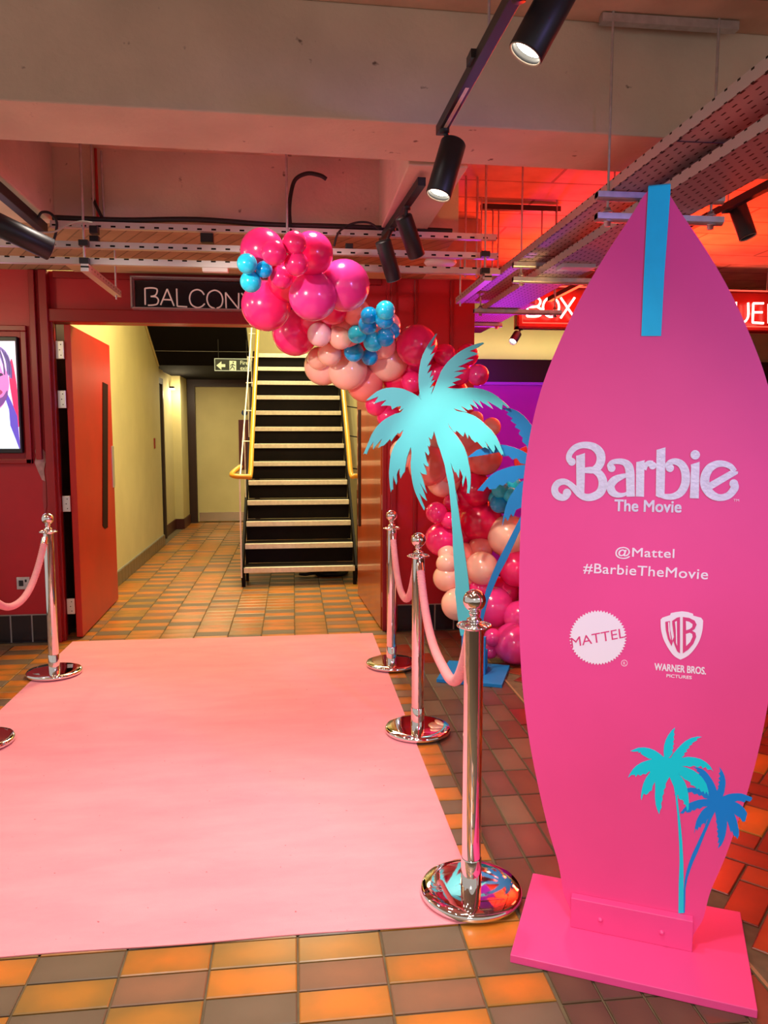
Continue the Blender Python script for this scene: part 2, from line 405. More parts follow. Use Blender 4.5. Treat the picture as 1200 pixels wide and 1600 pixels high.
# ------------------------------------------------------------------ ceiling: slab, beams, soffit
struct(MB().box(-3.4, 6.2, -1.0, 5.6, 3.05, 3.2).build('ceiling', SLAB))
MB().box(.96, 6.2, 5.6, 9.1, 3.05, 3.2).build('slab_bay', SLAB, bpy.data.objects['ceiling'])
struct(MB().hexa([(-3.4, 2.84, 2.65), (6.2, 3.04, 2.65), (6.2, 3.48, 2.65), (-3.4, 3.2, 2.65), (-3.4, 2.84, 3.05), (6.2, 3.04, 3.05), (6.2, 3.48, 3.05), (-3.4, 3.2, 3.05)]).build('trim_1', CONC, bevel=.006))
struct(MB().box(-3.4, .96, 4.5, 5.75, 2.65, 3.05).build('trim_2', SOFF))
MB().box(-3.4, .96, 4.49, 4.51, 2.652, 3.05).build('beam_face', CONC, bpy.data.objects['trim_2'])
struct(MB().hexa([(-3.4, 3.22, 2.65), (-1.27, 3.26, 2.65), (-1.27, 4.49, 2.65), (-3.4, 4.49, 2.65), (-3.4, 3.22, 3.05), (-1.27, 3.26, 3.05), (-1.27, 4.49, 3.05), (-3.4, 4.49, 3.05)]).build('trim_3', CONC, bevel=.006))
struct(MB().box(.50, .76, 3.36, 4.49, 2.65, 3.05).build('trim_4', CONC, bevel=.006))
struct(MB().box(.96, 1.36, 5.60, 5.75, 2.65, 3.05).build('trim_5', SLAB))
# pale plaster margin where soffit meets the wall
struct(MB().box(-1.50, .74, 5.30, 5.71, 2.635, 2.65).build('trim_6', mat('pale plaster margin', srgb(206, 186, 140), .8)))

# ------------------------------------------------------------------ back wall of the foyer (red)
wb = struct(MB().box(-3.4, -1.70, 5.75, 5.90, 0.0, 2.65).build('wall_back', RED))
MB().box(-1.70, .70, 5.78, 5.92, 2.30, 2.65).build('door_head', RED, wb)
MB().box(.70, 1.36, 5.75, 5.90, 0.0, 2.65).build('wall_panel', RED, wb)
MB().box(1.31, 1.36, 5.90, 9.0, 0, 3.05).build('return_panel', RED, wb)
MB().box(-1.70, .70, 5.72, 5.78, 2.295, 2.385).build('head_moulding', REDD, wb, bevel=.006)
MB().box(-1.66, .66, 5.745, 5.78, 2.60, 2.648).build('top_rail', REDD, wb, bevel=.004)
for (a, b, y0, z0, z1, mm) in ((-1.815, -1.775, 5.71, 1.33, 2.645, REDD), (-1.745, -1.69, 5.70, 0, 2.645, REDD), (-1.76, -1.672, 5.74, 0, 2.30, REDD),
                           (.665, .70, 5.74, 0, 2.30, REDD), (.725, .765, 5.71, 0, 2.64, REDD), (.90, .925, 5.725, .25, 2.64, REDD), (1.17, 1.195, 5.725, .25, 2.64, REDD)):
    MB().box(a, b, y0, 5.78, z0, z1).build('vertical_moulding', mm, wb, bevel=.004)
# skirting of glossy dark tiles with pale joints
for (x0, x1) in ((-3.4, -1.76), (.78, 1.36)):
    sk = struct(MB().box(x0, x1, 5.736, 5.75, 0, .205).build('baseboard_back' if x0 < 0 else 'baseboard_right', JOINT))
    w = .148; x = x1
    while x - w > x0 - .02:
        MB().box(x - w + .011, x, 5.730, 5.736, .002, .2).build('tile', DARKG, sk, bevel=.003); x -= w
# screen recess and framing left
fr = struct(MB().box(-3.4, -1.845, 5.715, 5.75, 2.225, 2.265).box(-1.885, -1.845, 5.715, 5.75, 1.30, 2.225).box(-3.4, -1.845, 5.715, 5.75, 1.30, 1.335).build('trim_7', REDD, bevel=.005))
pp = [at(x, y, Y=5.747) for x, y in ((57, 697), (64, 697), (70, 706), (76, 704), (81, 711), (81, 722), (76, 729), (71, 722), (69, 735), (71, 752), (66, 750), (60, 737), (54, 722), (57, 712), (55, 705))]
MB().prism([p + Vector((0, -.004, 0)) for p in pp], [p + Vector((0, .004, 0)) for p in pp]).build('bare_plaster_patch', mat('bare plaster', srgb(176, 140, 136), .9, var=.2, vscale=30), wb)
pp = [at(x, y, Y=5.747) for x, y in ((67, 752), (72, 752), (73, 790), (70, 808), (67, 780))]
MB().prism([p + Vector((0, -.003, 0)) for p in pp], [p + Vector((0, .004, 0)) for p in pp]).build('bare_plaster_patch', mat('scuffed plaster', srgb(160, 70, 74), .9), wb)

# wall socket
s0 = at(37, 911, Y=5.75)
so = thing('wall_socket', 'steel wall socket low on the red wall left of the open door', 'socket', (s0.x, 5.75, s0.z - .045))
MB().box(s0.x - .045, s0.x + .045, 5.738, 5.75, s0.z - .045, s0.z + .045).build('face_plate', STEEL, so, bevel=.003)
MB().box(s0.x - .03, s0.x + .002, 5.734, 5.739, s0.z - .02, s0.z + .022).build('plug', BLACK, so, bevel=.003)
MB().box(s0.x + .012, s0.x + .026, 5.735, 5.739, s0.z + .008, s0.z + .028).build('rocker_switch', BLACK, so, bevel=.002)

# ------------------------------------------------------------------ advertising screen
sc = thing('wall_screen', 'bright portrait screen showing a person with braids, on left red wall', 'screen', (-2.28, 5.73, 1.39))
MB().box(-2.66, -1.90, 5.695, 5.745, 1.375, 2.185).build('screen_frame', BLACK, sc, bevel=.006)
def screen_poly(name, pts, col, lay, es=1.0, smooth=True):
    P = catmull(pts, 5, True) if smooth else pts
    W_P = [at(x, y, Y=5.693 - lay * .0006) for x, y in P]
    W_P = [Vector((min(p.x, -1.912), p.y, p.z)) for p in W_P]
    k = MB(); tr = tessellate_polygon([W_P]); k.add(W_P, [tuple(t) for t in tr])
    m = mat('screen image ' + name, col, .4, emit=col, es=es)
    return k.build('screen_image', m, sc)
screen_poly('backdrop', [(-120, 533), (29, 533), (34, 701), (-120, 701)], srgb(236, 214, 236), 1, 1.0, False)
screen_poly('red cloth', [(16, 565), (20, 566), (29, 620), (32, 660), (26, 665), (20, 630), (14, 590)], srgb(226, 38, 96), 2, .9)
screen_poly('jacket', [(-60, 640), (10, 612), (18, 628), (27, 650), (33, 690), (34, 701), (-60, 701)], srgb(96, 78, 190), 3, .8, False)
screen_poly('shirt', [(-50, 660), (8, 622), (14, 640), (16, 665), (24, 685), (30, 701), (-50, 701)], srgb(206, 236, 250), 4, 1.1, False)
screen_poly('hair', [(-60, 560), (-10, 542), (6, 546), (14, 560), (18, 580), (16, 592), (12, 586), (-10, 580), (-50, 590)], srgb(120, 100, 170), 5, .8)
screen_poly('face', [(-50, 590), (-10, 566), (8, 572), (13, 590), (14, 605), (10, 622), (4, 634), (-6, 640), (-40, 640)], srgb(212, 120, 190), 6, .9)
screen_poly('braid light', [(0, 548), (3, 550), (8, 562), (12, 578), (10, 580), (5, 566)], srgb(220, 200, 236), 7, .9)
screen_poly('braid light two', [(-6, 552), (-3, 552), (3, 566), (6, 580), (4, 582), (-1, 568)], srgb(214, 190, 232), 7, .9)
for i_, (xa, ya, xb, yb) in enumerate(((-12, 546, -9, 580), (8, 552, 15, 584), (12, 556, 18, 590), (-1, 546, 7, 584), (4, 548, 12, 583))):
    screen_poly('braid %d' % i_, [(xa - 1, ya), (xa + 1, ya), ((xa + xb) / 2 + 3, (ya + yb) / 2), (xb + 1, yb), (xb - 1, yb), ((xa + xb) / 2 + 1, (ya + yb) / 2)], srgb(78, 64, 128) if i_ % 2 else srgb(92, 76, 150), 8, .6)
screen_poly('beard', [(-14, 618), (-6, 622), (4, 620), (11, 610), (12, 618), (6, 630), (-4, 638), (-16, 640)], srgb(120, 74, 150), 7, .7)
screen_poly('lips', [(-8, 608), (0, 609), (4, 613), (0, 617), (-8, 618)], srgb(170, 60, 110), 7, .8)
screen_poly('eye', [(-4, 584), (2, 583), (5, 586), (0, 588), (-4, 588)], srgb(70, 40, 90), 7, .6)

# ------------------------------------------------------------------ BALCONY neon sign (unlit tubes)
NEONW = mat('unlit white neon tube', srgb(236, 214, 210), .35, emit=srgb(236, 206, 200), es=.12)  # tubes are off; weak emission added to brighten them
yS = 5.64
bs = thing('balcony_sign', 'unlit white neon BALCONY sign in clear box above the doorway', 'sign', (-.50, yS, 2.385))
MB().box(-1.095, .10, yS + .06, yS + .075, 2.395, 2.585).build('back_panel', mat('black acrylic', (.01, .01, .02, 1), .15), bs)
k = MB()
for a in ((-1.11, -1.10, 2.385, 2.60), (.11, .12, 2.385, 2.60)): k.box(a[0], a[1], yS - .015, yS + .08, a[2], a[3])
k.box(-1.11, .12, yS - .015, yS + .08, 2.383, 2.390); k.box(-1.11, .12, yS - .015, yS + .08, 2.594, 2.601)
ca = mat('clear acrylic edge', (.75, .68, .76, 1), .12, trans=.6)
k.build('acrylic_box', ca, bs)
def P2(x, y): return at(x, y, Y=yS + .02)
def neon(parent, name, strokes, mp, r, m):
    k = MB()
    for s in strokes:
        pts = catmull(s, 5) if len(s) > 2 else s
        k.tube([mp(*p) for p in pts], r, 8)
    return k.build(name, m, parent)
q = lambda x, y: (180 + x / 4, 400 + y / 4)
def LT(*pts): return [q(*p) for p in pts]
# letters traced as tube strokes
BAL = [[LT((188, 305), (186, 202)), LT((186, 202), (225, 199), (258, 205), (262, 225), (250, 246), (222, 253)), LT((222, 253), (255, 256), (270, 275), (262, 300), (235, 307), (205, 308))],
       [LT((284, 306), (325, 206)), LT((325, 206), (368, 312)), LT((300, 272), (350, 274))],
       [LT((384, 204), (388, 314)), LT((388, 314), (450, 318))],
       [LT((556, 242), (540, 220), (510, 210), (478, 225), (465, 262), (476, 302), (510, 322), (540, 316), (560, 298))],
       [LT((622, 328), (590, 312), (574, 272), (585, 232), (622, 214), (658, 232), (672, 272), (662, 312), (634, 327))],
       [LT((694, 326), (690, 228)), LT((690, 228), (772, 332)), LT((772, 332), (772, 232))],
       [LT((790, 232), (828, 282)), LT((866, 236), (828, 282)), LT((828, 282), (828, 334))]]
for L in BAL: neon(bs, 'neon_letter', L, P2, .0052, NEONW)

# ------------------------------------------------------------------ doors
d1 = struct(thing('door_1', 'x', 'x', (-1.64, 5.80, 0))); del d1['label']; del d1['category']
def slab(a, b, th, z0, z1, side):
    a = Vector((a[0], a[1], 0)); b = Vector((b[0], b[1], 0)); d = (b - a).normalized(); n = Vector((d.y, -d.x, 0)) * side
    return [a + Vector((0, 0, z0)), b + Vector((0, 0, z0)), b + n * th + Vector((0, 0, z0)), a + n * th + Vector((0, 0, z0)),
            a + Vector((0, 0, z1)), b + Vector((0, 0, z1)), b + n * th + Vector((0, 0, z1)), a + n * th + Vector((0, 0, z1))]
DA, DB = (-1.568, 5.80), (-1.60, 7.12)      # right-hand (visible) face of the left leaf
MB().hexa(slab(DA, DB, .044, .012, 2.285, -1)).build('door_leaf', DOORM, d1, bevel=.003)
def onleaf(A, B_, px, py, off=0):
    a = Vector((A[0], A[1], 0)); d = (Vector((B_[0], B_[1], 0)) - a).normalized(); n = Vector((d.y, -d.x, 0))
    return onplane(px, py, a + n * off, n)
ps = [onleaf(DA, DB, x, y) for x, y in ((160, 597), (168, 601), (168, 824), (164, 826), (160, 822))]
MB().prism([p + Vector((.004, 0, 0)) for p in ps], [p + Vector((-.01, 0, 0)) for p in ps]).build('vision_panel', GLASSD, d1)
p0 = onleaf(DA, DB, 173.5, 697); p1 = onleaf(DA, DB, 178.5, 761)
MB().box(p0.x - .002, p0.x + .008, p0.y, p1.y, p1.z, p0.z).build('push_plate', HINGE, d1, bevel=.002)
for (y, h) in ((547, 26), (624, 26), (787, 24), (947, 24)):
    c = at(98 + (y - 547) * .02, y, Y=5.79)
    hz = h / 1200 * 5.8 / 2
    hh = MB().box(-1.668, -1.612, 5.775, 5.796, c.z - hz, c.z + hz).build('hinge', HINGE, d1, bevel=.003)
    kk = MB()
    for dz in (-.6, 0, .6):
        kk.lathe([(0, .001), (.004, .001), (.004, 0)], (-1.640 + (.008 if dz else 0), 5.775, c.z + dz * hz), (0, -1, 0), 8)
    kk.build('screws', BLACK, hh)
MB().box(-1.76, -1.70, 5.92, 6.32, 0, 2.34).build('gap_shade', mat('dark maroon gap shade', srgb(52, 8, 10), .6), d1)  # added dark block standing in for the shaded gap behind the leaf
d2 = struct(thing('door_2', 'x', 'x', (.66, 5.80, 0))); del d2['label']; del d2['category']
EA, EB = (.655, 5.80), (.585, 7.08)
VARN = mat('reddish varnished door', srgb(176, 74, 20), .32, var=.22, vscale=2.2, coat=.6)
MB().hexa(slab(EA, EB, .052, .012, 2.285, 1)).build('door_leaf', VARN, d2, bevel=.003)
ps = [onleaf(EA, EB, x, y) for x, y in ((560, 640), (564, 640), (564, 822), (560, 822))]
MB().prism([p + Vector((-.004, 0, 0)) for p in ps], [p + Vector((.01, 0, 0)) for p in ps]).build('vision_panel', GLASSD, d2)
for y in (545, 625, 785, 937):
    c = at(601, y, Y=5.79)
    MB().box(.664, .706, 5.775, 5.796, c.z - .058, c.z + .058).build('hinge', HINGE, d2, bevel=.003)

# ------------------------------------------------------------------ corridor
wl = struct(MB().box(-1.95, -1.76, 5.90, 10.6, 0, 3.9).build('wall_left', CREAM))
MB().box(-2.3, -1.95, 10.6, 13.5, 2.30, 3.9).build('wall_return', CREAM, wl)
MB().box(-2.1, -1.87, 11.35, 12.4, 0, 2.45).build('wall_return', CREAM, wl)
MB().box(-2.1, -1.74, 12.4, 13.12, 0, 2.45).build('wall_return', CREAM, wl)
MB().box(-2.1, -1.83, 10.6, 11.35, 2.28, 2.45).build('wall_return', CREAM, wl)
BBT = mat('olive brown skirting tile', srgb(96, 84, 56), .4, var=.15, vscale=10, coat=.2)
bl = struct(MB().box(-1.76, -1.752, 6.9, 10.6, 0, .148).build('baseboard_left', JOINT))
y = 6.9
while y < 10.55:
    MB().box(-1.752, -1.738, y, y + .142, .002, .145).build('tile', BBT, bl, bevel=.003); y += .148
b2 = struct(MB().box(-1.87, -1.855, 11.35, 12.4, 0, .16).box(-1.87, -1.725, 12.385, 12.4, 0, .16).box(-1.74, -1.725, 12.4, 13.12, 0, .16).build('baseboard_far', mat('maroon skirting', srgb(70, 26, 22), .4)))
d3 = struct(thing('door_3', 'x', 'x', (-1.85, 10.98, 0))); del d3['label']; del d3['category']
MB().box(-1.88, -1.86, 10.66, 11.29, 0, 2.2).build('door_leaf', mat('black door', (.008, .008, .009, 1), .4), d3)
MB().box(-1.95, -1.83, 11.29, 11.36, 0, 2.28).box(-1.95, -1.83, 10.6, 10.66, 0, 2.28).box(-1.95, -1.83, 10.66, 11.29, 2.2, 2.28).build('door_frame', mat('brown door frame', srgb(64, 46, 28), .5), d3)
wr = struct(MB().box(-3.4, 1.5, 13.35, 13.5, 0, 2.5).build('wall_end', CREAM))
d4 = struct(thing('door_4', 'x', 'x', (-1.2, 13.3, 0))); del d4['label']; del d4['category']
MB().box(-1.62, -.66, 13.28, 13.35, .01, 2.28).build('door_leaf', CREAM, d4)
MB().box(-1.60, -.68, 13.27, 13.28, .02, .17).build('kick_plate', mat('kick plate steel', (.66, .62, .52, 1), .25, .9), d4)
MB().box(-1.76, -1.62, 13.2, 13.35, 0, 2.42).box(-1.62, -.6, 13.2, 13.35, 2.28, 2.42).box(-.66, -.58, 13.2, 13.35, 0, 2.42).build('door_frame', mat('dark brown door frame', srgb(48, 24, 18), .45), d4)
c = at(382, 645, Y=13.28)
MB().lathe([(0, .006), (.05, .006), (.05, 0)], (c.x, 13.28, c.z), (0, -1, 0), 20).build('blue_disc_sign', mat('blue disc', srgb(40, 70, 130), .5), d4)
c = at(378, 695, Y=13.28)
MB().box(c.x - .05, c.x + .12, 13.265, 13.28, c.z - .42, c.z + .42).build('notice_panel', mat('maroon notice', srgb(92, 24, 26), .5), d4)
struct(MB().box(.76, .90, 5.90, 13.5, 0, 4.6).build('wall_right', CREAM))
struct(MB().box(-1.95, .76, 11.9, 12.0, 2.42, 4.6).build('wall_stair_back', CREAM))
MB().box(-.55, .76, 11.86, 11.9, 2.30, 2.62).build('olive_band', mat('olive paint band', srgb(150, 132, 40), .6), bpy.data.objects['wall_stair_back'])
# sloped black underside of the upper flight, then flat black bulkhead
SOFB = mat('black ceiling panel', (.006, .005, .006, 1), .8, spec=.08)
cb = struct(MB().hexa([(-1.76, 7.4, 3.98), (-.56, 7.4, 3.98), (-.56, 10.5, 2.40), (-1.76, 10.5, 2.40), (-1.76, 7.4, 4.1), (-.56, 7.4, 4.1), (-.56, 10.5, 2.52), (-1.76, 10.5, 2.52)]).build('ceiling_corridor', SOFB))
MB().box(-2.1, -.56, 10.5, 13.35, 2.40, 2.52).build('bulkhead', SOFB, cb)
for t in (.70, .90):
    y_ = 7.4 + 3.1 * t; z_ = 3.98 - 1.58 * t
    MB().bar((-1.76, y_, z_ - .004), (-.56, y_, z_ - .004), .010, .006).build('panel_joint', mat('dull joint', (.16, .15, .13, 1), .5), cb)
MB().bar((-1.745, 8.6, 3.36), (-1.745, 10.5, 2.40), .02, .03).build('edge_strip', CREAM, cb)
struct(MB().box(-2.0, .9, 5.9, 12.0, 4.6, 4.7).build('ceiling_stair', CREAM))
struct(MB().box(-1.95, -.56, 5.92, 7.4, 3.6, 3.7).build('ceiling_entry', CREAM))
# small wall light in far recess
c = at(279, 604, Y=12.2)
wlgt = thing('wall_light', 'small glowing wall light at the far end of corridor', 'lamp', (-1.86, 12.2, c.z - .04))
MB().box(-1.87, -1.80, 12.14, 12.26, c.z - .03, c.z + .0).build('housing', BLACK, wlgt, bevel=.004)
MB().box(-1.865, -1.80, 12.15, 12.25, c.z - .045, c.z - .03).build('diffuser', GLOW, wlgt)
l_ = light('wall_light_glow', 'POINT', (-1.72, 12.2, c.z - .12), 7, (1, .8, .5), size=.05)
c = at(241, 692, X=-1.76)
MBs = MB().box(-1.76, -1.748, c.y - .03, c.y + .03, c.z - .07, c.z + .06).build('wall_switch', REDD)
tag(MBs, 'small maroon call point on the cream corridor wall', 'switch')

# fire exit sign
ys = 9.95
E0 = at(335, 560, Y=ys); E1 = at(392, 580, Y=ys)
es_ = thing('fire_exit_sign', 'dark green and white fire exit sign hanging in the corridor', 'sign', ((E0.x + E1.x) / 2, ys, E1.z))
MB().box(E0.x, E1.x, ys - .01, ys + .02, E1.z, E0.z).build('sign_frame', mat('pale sign edge', srgb(200, 214, 196), .5, emit=srgb(190, 206, 180), es=.35), es_)
MB().box(E0.x + .008, E1.x - .008, ys - .014, ys - .008, E1.z + .008, E0.z - .008).build('sign_face', mat('dark green sign face', srgb(10, 34, 26), .4), es_)
SW = mat('pale sign print', srgb(214, 222, 186), .5, emit=srgb(206, 216, 170), es=.45)
def es(x, y): return at(x, y, Y=ys - .016)
k = MB()
k.prism([es(*p) for p in ((338, 571), (346, 564.5), (346, 569), (352, 569), (352, 573.5), (346, 573.5), (346, 578))], [es(*p) + Vector((0, .003, 0)) for p in ((338, 571), (346, 564.5), (346, 569), (352, 569), (352, 573.5), (346, 573.5), (346, 578))])
k.build('arrow', SW, es_)
k = MB(); pr = [(358.5, 563.5), (369, 564), (369, 579), (358.5, 578.5)]
k.prism([es(*p) for p in pr], [es(*p) + Vector((0, .003, 0)) for p in pr]); k.build('door_pictogram', SW, es_)
k = MB()
def es3(x, y): return at(x, y, Y=ys - .02)
k.lathe([(0, .003), (.009, .003), (.009, 0)], es3(364.5, 566), (0, -1, 0), 10)
for s in ([(364, 568), (363, 573)], [(363, 573), (366, 575), (366, 578)], [(363, 573), (361, 575), (359.5, 577.5)], [(364, 569), (367.5, 571.5)], [(364, 569), (361, 570), (360.5, 572.5)]):
    k.tube([es3(*p) for p in s], .005, 6)
k.build('running_figure', mat('pictogram dark', srgb(10, 40, 30), .5), es_)
k = MB()
put_text(k, 'Fire', es(375.5, 569.5), es(387.5, 570), es(375.5, 563.5)); put_text(k, 'exit', es(375.5, 578), es(387.5, 578.5), es(375.5, 572))
k.build('lettering', SW, es_)
for xx in (E0.x + .05, E1.x - .05):
    zt = 3.98 - 1.58 * (ys - 7.4) / 3.1
    MB().tube([(xx, ys, E0.z), (xx, ys, zt + .0)], .004, 6).build('hanger', BLACK, es_)

# ------------------------------------------------------------------ staircase
st = thing('staircase', 'steel staircase with dark treads, bright nosings and yellow handrails', 'stairs', (.05, 7.6, 0))
RS, GO, SY0, SZ0 = .20, .26, 7.60, .19
SX0, SX1 = -.50, .60
for i in range(13):
    Y_ = SY0 + i * GO; Z_ = SZ0 + i * RS
    tr = MB().box(SX0, SX1, Y_ + .005, Y_ + GO + .03, Z_ - .035, Z_ - .004).build('tread', DARKST, st)
    MB().box(SX0, SX1, Y_ - .003, Y_ + .05, Z_ - .052, Z_).build('nosing', ALU, tr, bevel=.003)
    if i > 0: MB().box(SX0, SX1, Y_ + .03, Y_ + .038, Z_ - RS + .0, Z_ - .035).build('riser', DARKST, st)
for X_, nm in ((SX0 - .02, 'stringer'), (SX1 + .02, 'stringer')):
    a = Vector((X_, SY0 + .05, SZ0 - .10)); b = Vector((X_, SY0 + 12.5 * GO, SZ0 + 12.5 * RS - .14))
    MB().bar(a, b, .022, .20).build(nm, DARKST, st)
for X_ in (SX0 - .005, SX1 - .0):
    MB().box(X_ - .018, X_ + .018, SY0 + .0, SY0 + .04, 0, SZ0).build('foot_post', DARKST, st)
MB().box(SX0, SX0 + .03, SY0 + .3, SY0 + .33, 0, SZ0 + .1).build('foot_post', DARKST, st)
sl = RS / GO
def railpt(X_, y_): return Vector((X_, y_, 1.10 + (y_ - 7.5) * sl))
k = MB(); LX = -.415; RX = .56
k.tube(catmull([tuple(at(376, 729, Y=7.75)), tuple(at(362, 742, Y=7.5)), (LX - .03, 7.47, 1.10), (LX, 7.52, 1.12), tuple(railpt(LX, 7.9)), tuple(railpt(LX, 9.0)), tuple(railpt(LX, 10.9))], 6), .024, 12)
k.build('handrail', YEL, st)
k = MB()
k.tube(catmull([(.72, 7.49, 1.10), (RX + .04, 7.47, 1.10), (RX, 7.52, 1.12), tuple(railpt(RX, 7.9)), tuple(railpt(RX, 9.0)), tuple(railpt(RX, 10.9))], 6), .024, 12)
k.build('handrail', YEL, st)
MB().bar((SX0 - .015, 7.55, 1.08), (SX0 + .02, 10.9, 1.08 + 3.35 * sl), .012, .02).build('edge_rail', ALU, st)
MB().bar((SX0 - .02, 7.56, .1), (SX0 - .02, 7.56, 1.10), .014, .014).build('end_post', ALU, st)
MB().bar((SX1 + .03, 7.62, .1), (SX1 + .03, 7.62, .95), .012, .012).build('end_post', DARKST, st)
for i in range(8):
    y_ = 7.6 + i * .42; z_ = 1.08 + (y_ - 7.55) * sl
    MB().tube([(SX0 - .02, y_, z_ - .01), (LX, y_, z_ - .01)], .006, 6).build('rail_bracket', ALU, st)
    MB().tube([(RX, y_ + .1, z_ + .05), (.755, y_ + .1, z_ + .02)], .008, 6).build('rail_bracket', BLACK, st)
    if i % 2 == 0: MB().bar((SX0 - .02, y_, z_ - .95), (SX0 - .02, y_, z_), .008, .008).build('baluster', ALU, st)
# low round thing of unknown use under the stairs
c = at(522, 905, Z=.05)
rb = thing('round_appliance', 'low round black appliance with silver lid under the staircase', 'appliance', (c.x, 8.2, 0))
MB().lathe([(0, 0), (.17, 0), (.185, .02), (.18, .05), (.12, .065), (0, .07)], (c.x, 8.2, 0), n=28).build('body', BLACK, rb)
MB().lathe([(.10, .068), (.09, .078), (.0, .085)], (c.x, 8.2, 0), n=24).build('lid', CHROME, rb)
MB().tube([(c.x - .14, 8.1, .04), (c.x - .28, 8.05, .03), (c.x - .34, 8.1, .025)], .018, 8).build('hose', BLACK, rb)

# ------------------------------------------------------------------ far right: box office
wf = struct(MB().box(1.36, 6.2, 9.0, 9.1, 0, 2.33).build('wall_box_office', mat('maroon bulkhead', srgb(58, 12, 14), .4)))
MB().box(1.36, 6.2, 9.0, 9.1, 2.36, 3.05).build('cream_band', CREAM, wf)
MB().box(1.36, 6.2, 8.75, 9.0, 2.04, 2.36).build('bulkhead', mat('maroon bulkhead', srgb(58, 12, 14), .4), wf)
struct(MB().box(6.1, 6.2, 1.0, 9.0, 0, 3.05).build('wall_far_right', RED))
# lit neon sign
yN = 7.0
ns = thing('box_office_sign', 'glowing red neon BOX OFFICE sign hung behind the surfboard', 'sign', (3.4, yN, 2.47))
N0 = at(807, 468, Y=yN); N1 = at(1200, 522, Y=yN)
NX1 = 5.0; zt, zb = 2.86, 2.47
REDP = mat('red lit sign panel', srgb(150, 10, 8), .3, emit=(1, .02, .01, 1), es=.18)
MB().box(N0.x, NX1, yN + .05, yN + .07, zb, zt).build('back_panel', REDP, ns)
k = MB(); e = .018
k.box(N0.x, NX1, yN - .03, yN + .05, zb, zb + e).box(N0.x, NX1, yN - .03, yN + .05, zt - e, zt).box(N0.x, N0.x + e, yN - .03, yN + .05, zb, zt).box(NX1 - e, NX1, yN - .03, yN + .05, zb, zt)
k.build('sign_case', mat('dark red sign case', srgb(120, 16, 14), .3), ns)
k = MB()
k.tube([(N0.x + .05, yN - .035, zt), (N0.x + .05, yN - .035, zb + .05), (NX1 - .05, yN - .035, zb + .05)], .006, 6)
k.tube([(N0.x + .02, yN - .035, zt - .01), (NX1 - .02, yN - .035, zt - .01)], .007, 6)
k.build('outline_tube', mat('coral tube', srgb(230, 60, 50), .4, emit=(1, .10, .06, 1), es=1.2), ns)
NEONR = mat('lit neon tube', (1, .6, .5, 1), .4, emit=(1, .42, .32, 1), es=5)
def PN(x, y): return at(x, y, Y=yN - .01)
q = lambda x, y: (720 + x / 6.667, 420 + y / 6.667)
BX = [[LT((690, 495), (702, 300)), LT((702, 300), (790, 300), (828, 330), (820, 370), (790, 393), (715, 398)), LT((790, 393), (838, 425), (835, 475), (790, 495), (690, 495))]]
def circ(cx, cy, rx, ry): return [(cx + rx * cos(t * pi / 8), cy + ry * sin(t * pi / 8)) for t in range(-3, 14)]
BX.append([circ(861, 480, 12.5, 15)])
BX.append([[(876, 465), (898, 497)], [(898, 465), (876, 497)]])
x0 = 922
BX.append([circ(x0 + 12, 482, 12.5, 15)])
x0 += 32
for _ in range(2):
    BX.append([[(x0, 467), (x0, 498)], [(x0, 467), (x0 + 18, 467)], [(x0, 482), (x0 + 15, 482)]]); x0 += 26
BX.append([[(x0 + 2, 467), (x0 + 2, 498)]]); x0 += 12
BX.append([[(x0 + 23, 474), (x0 + 15, 468), (x0 + 6, 470), (x0, 484), (x0 + 6, 497), (x0 + 15, 499), (x0 + 23, 493)]]); x0 += 32
BX.append([[(x0, 468), (x0, 499)], [(x0, 468), (x0 + 18, 468)], [(x0, 483), (x0 + 15, 483)], [(x0, 499), (x0 + 18, 499)]])
BX.append([[(1150, 472), (1150, 492), (1155, 502), (1163, 503), (1169, 494), (1169, 473)]])
BX.append([[(1177, 474), (1176, 504)], [(1177, 474), (1193, 474)], [(1176, 488), (1191, 488)], [(1176, 504), (1193, 505)]])
BX.append([[(1201, 475), (1201, 505)]])
for L in BX: neon(ns, 'neon_letter', L, PN, .010, NEONR)
for xx in (2.4, 3.4, 4.5): MB().tube([(xx, yN + .02, zt), (xx, yN + .02, 3.05)], .006, 6).build('hanger', STEEL, ns)
light('neon_sign_glow', 'AREA', (3.2, yN - .08, 2.66), 26, (1, .06, .03), (3.2, yN - 1, 2.66), 2.2, .2)

# purple backdrop with printed palms
BD = thing('backdrop', 'purple printed backdrop board behind the balloons', 'backdrop', (2.6, 8.0, 0))
MB().box(1.45, 3.7, 8.0, 8.04, .02, 2.02).build('board', mat('purple print', srgb(176, 20, 176), .5, var=.1, vscale=1.5), BD)
MB().box(1.45, 3.7, 7.98, 8.02, 2.02, 2.05).build('top_rail', mat('violet rail', srgb(170, 90, 220), .4), BD)
MB().box(1.45, 3.7, 7.9, 8.15, 0, .02).build('foot_plate', BLACK, BD)

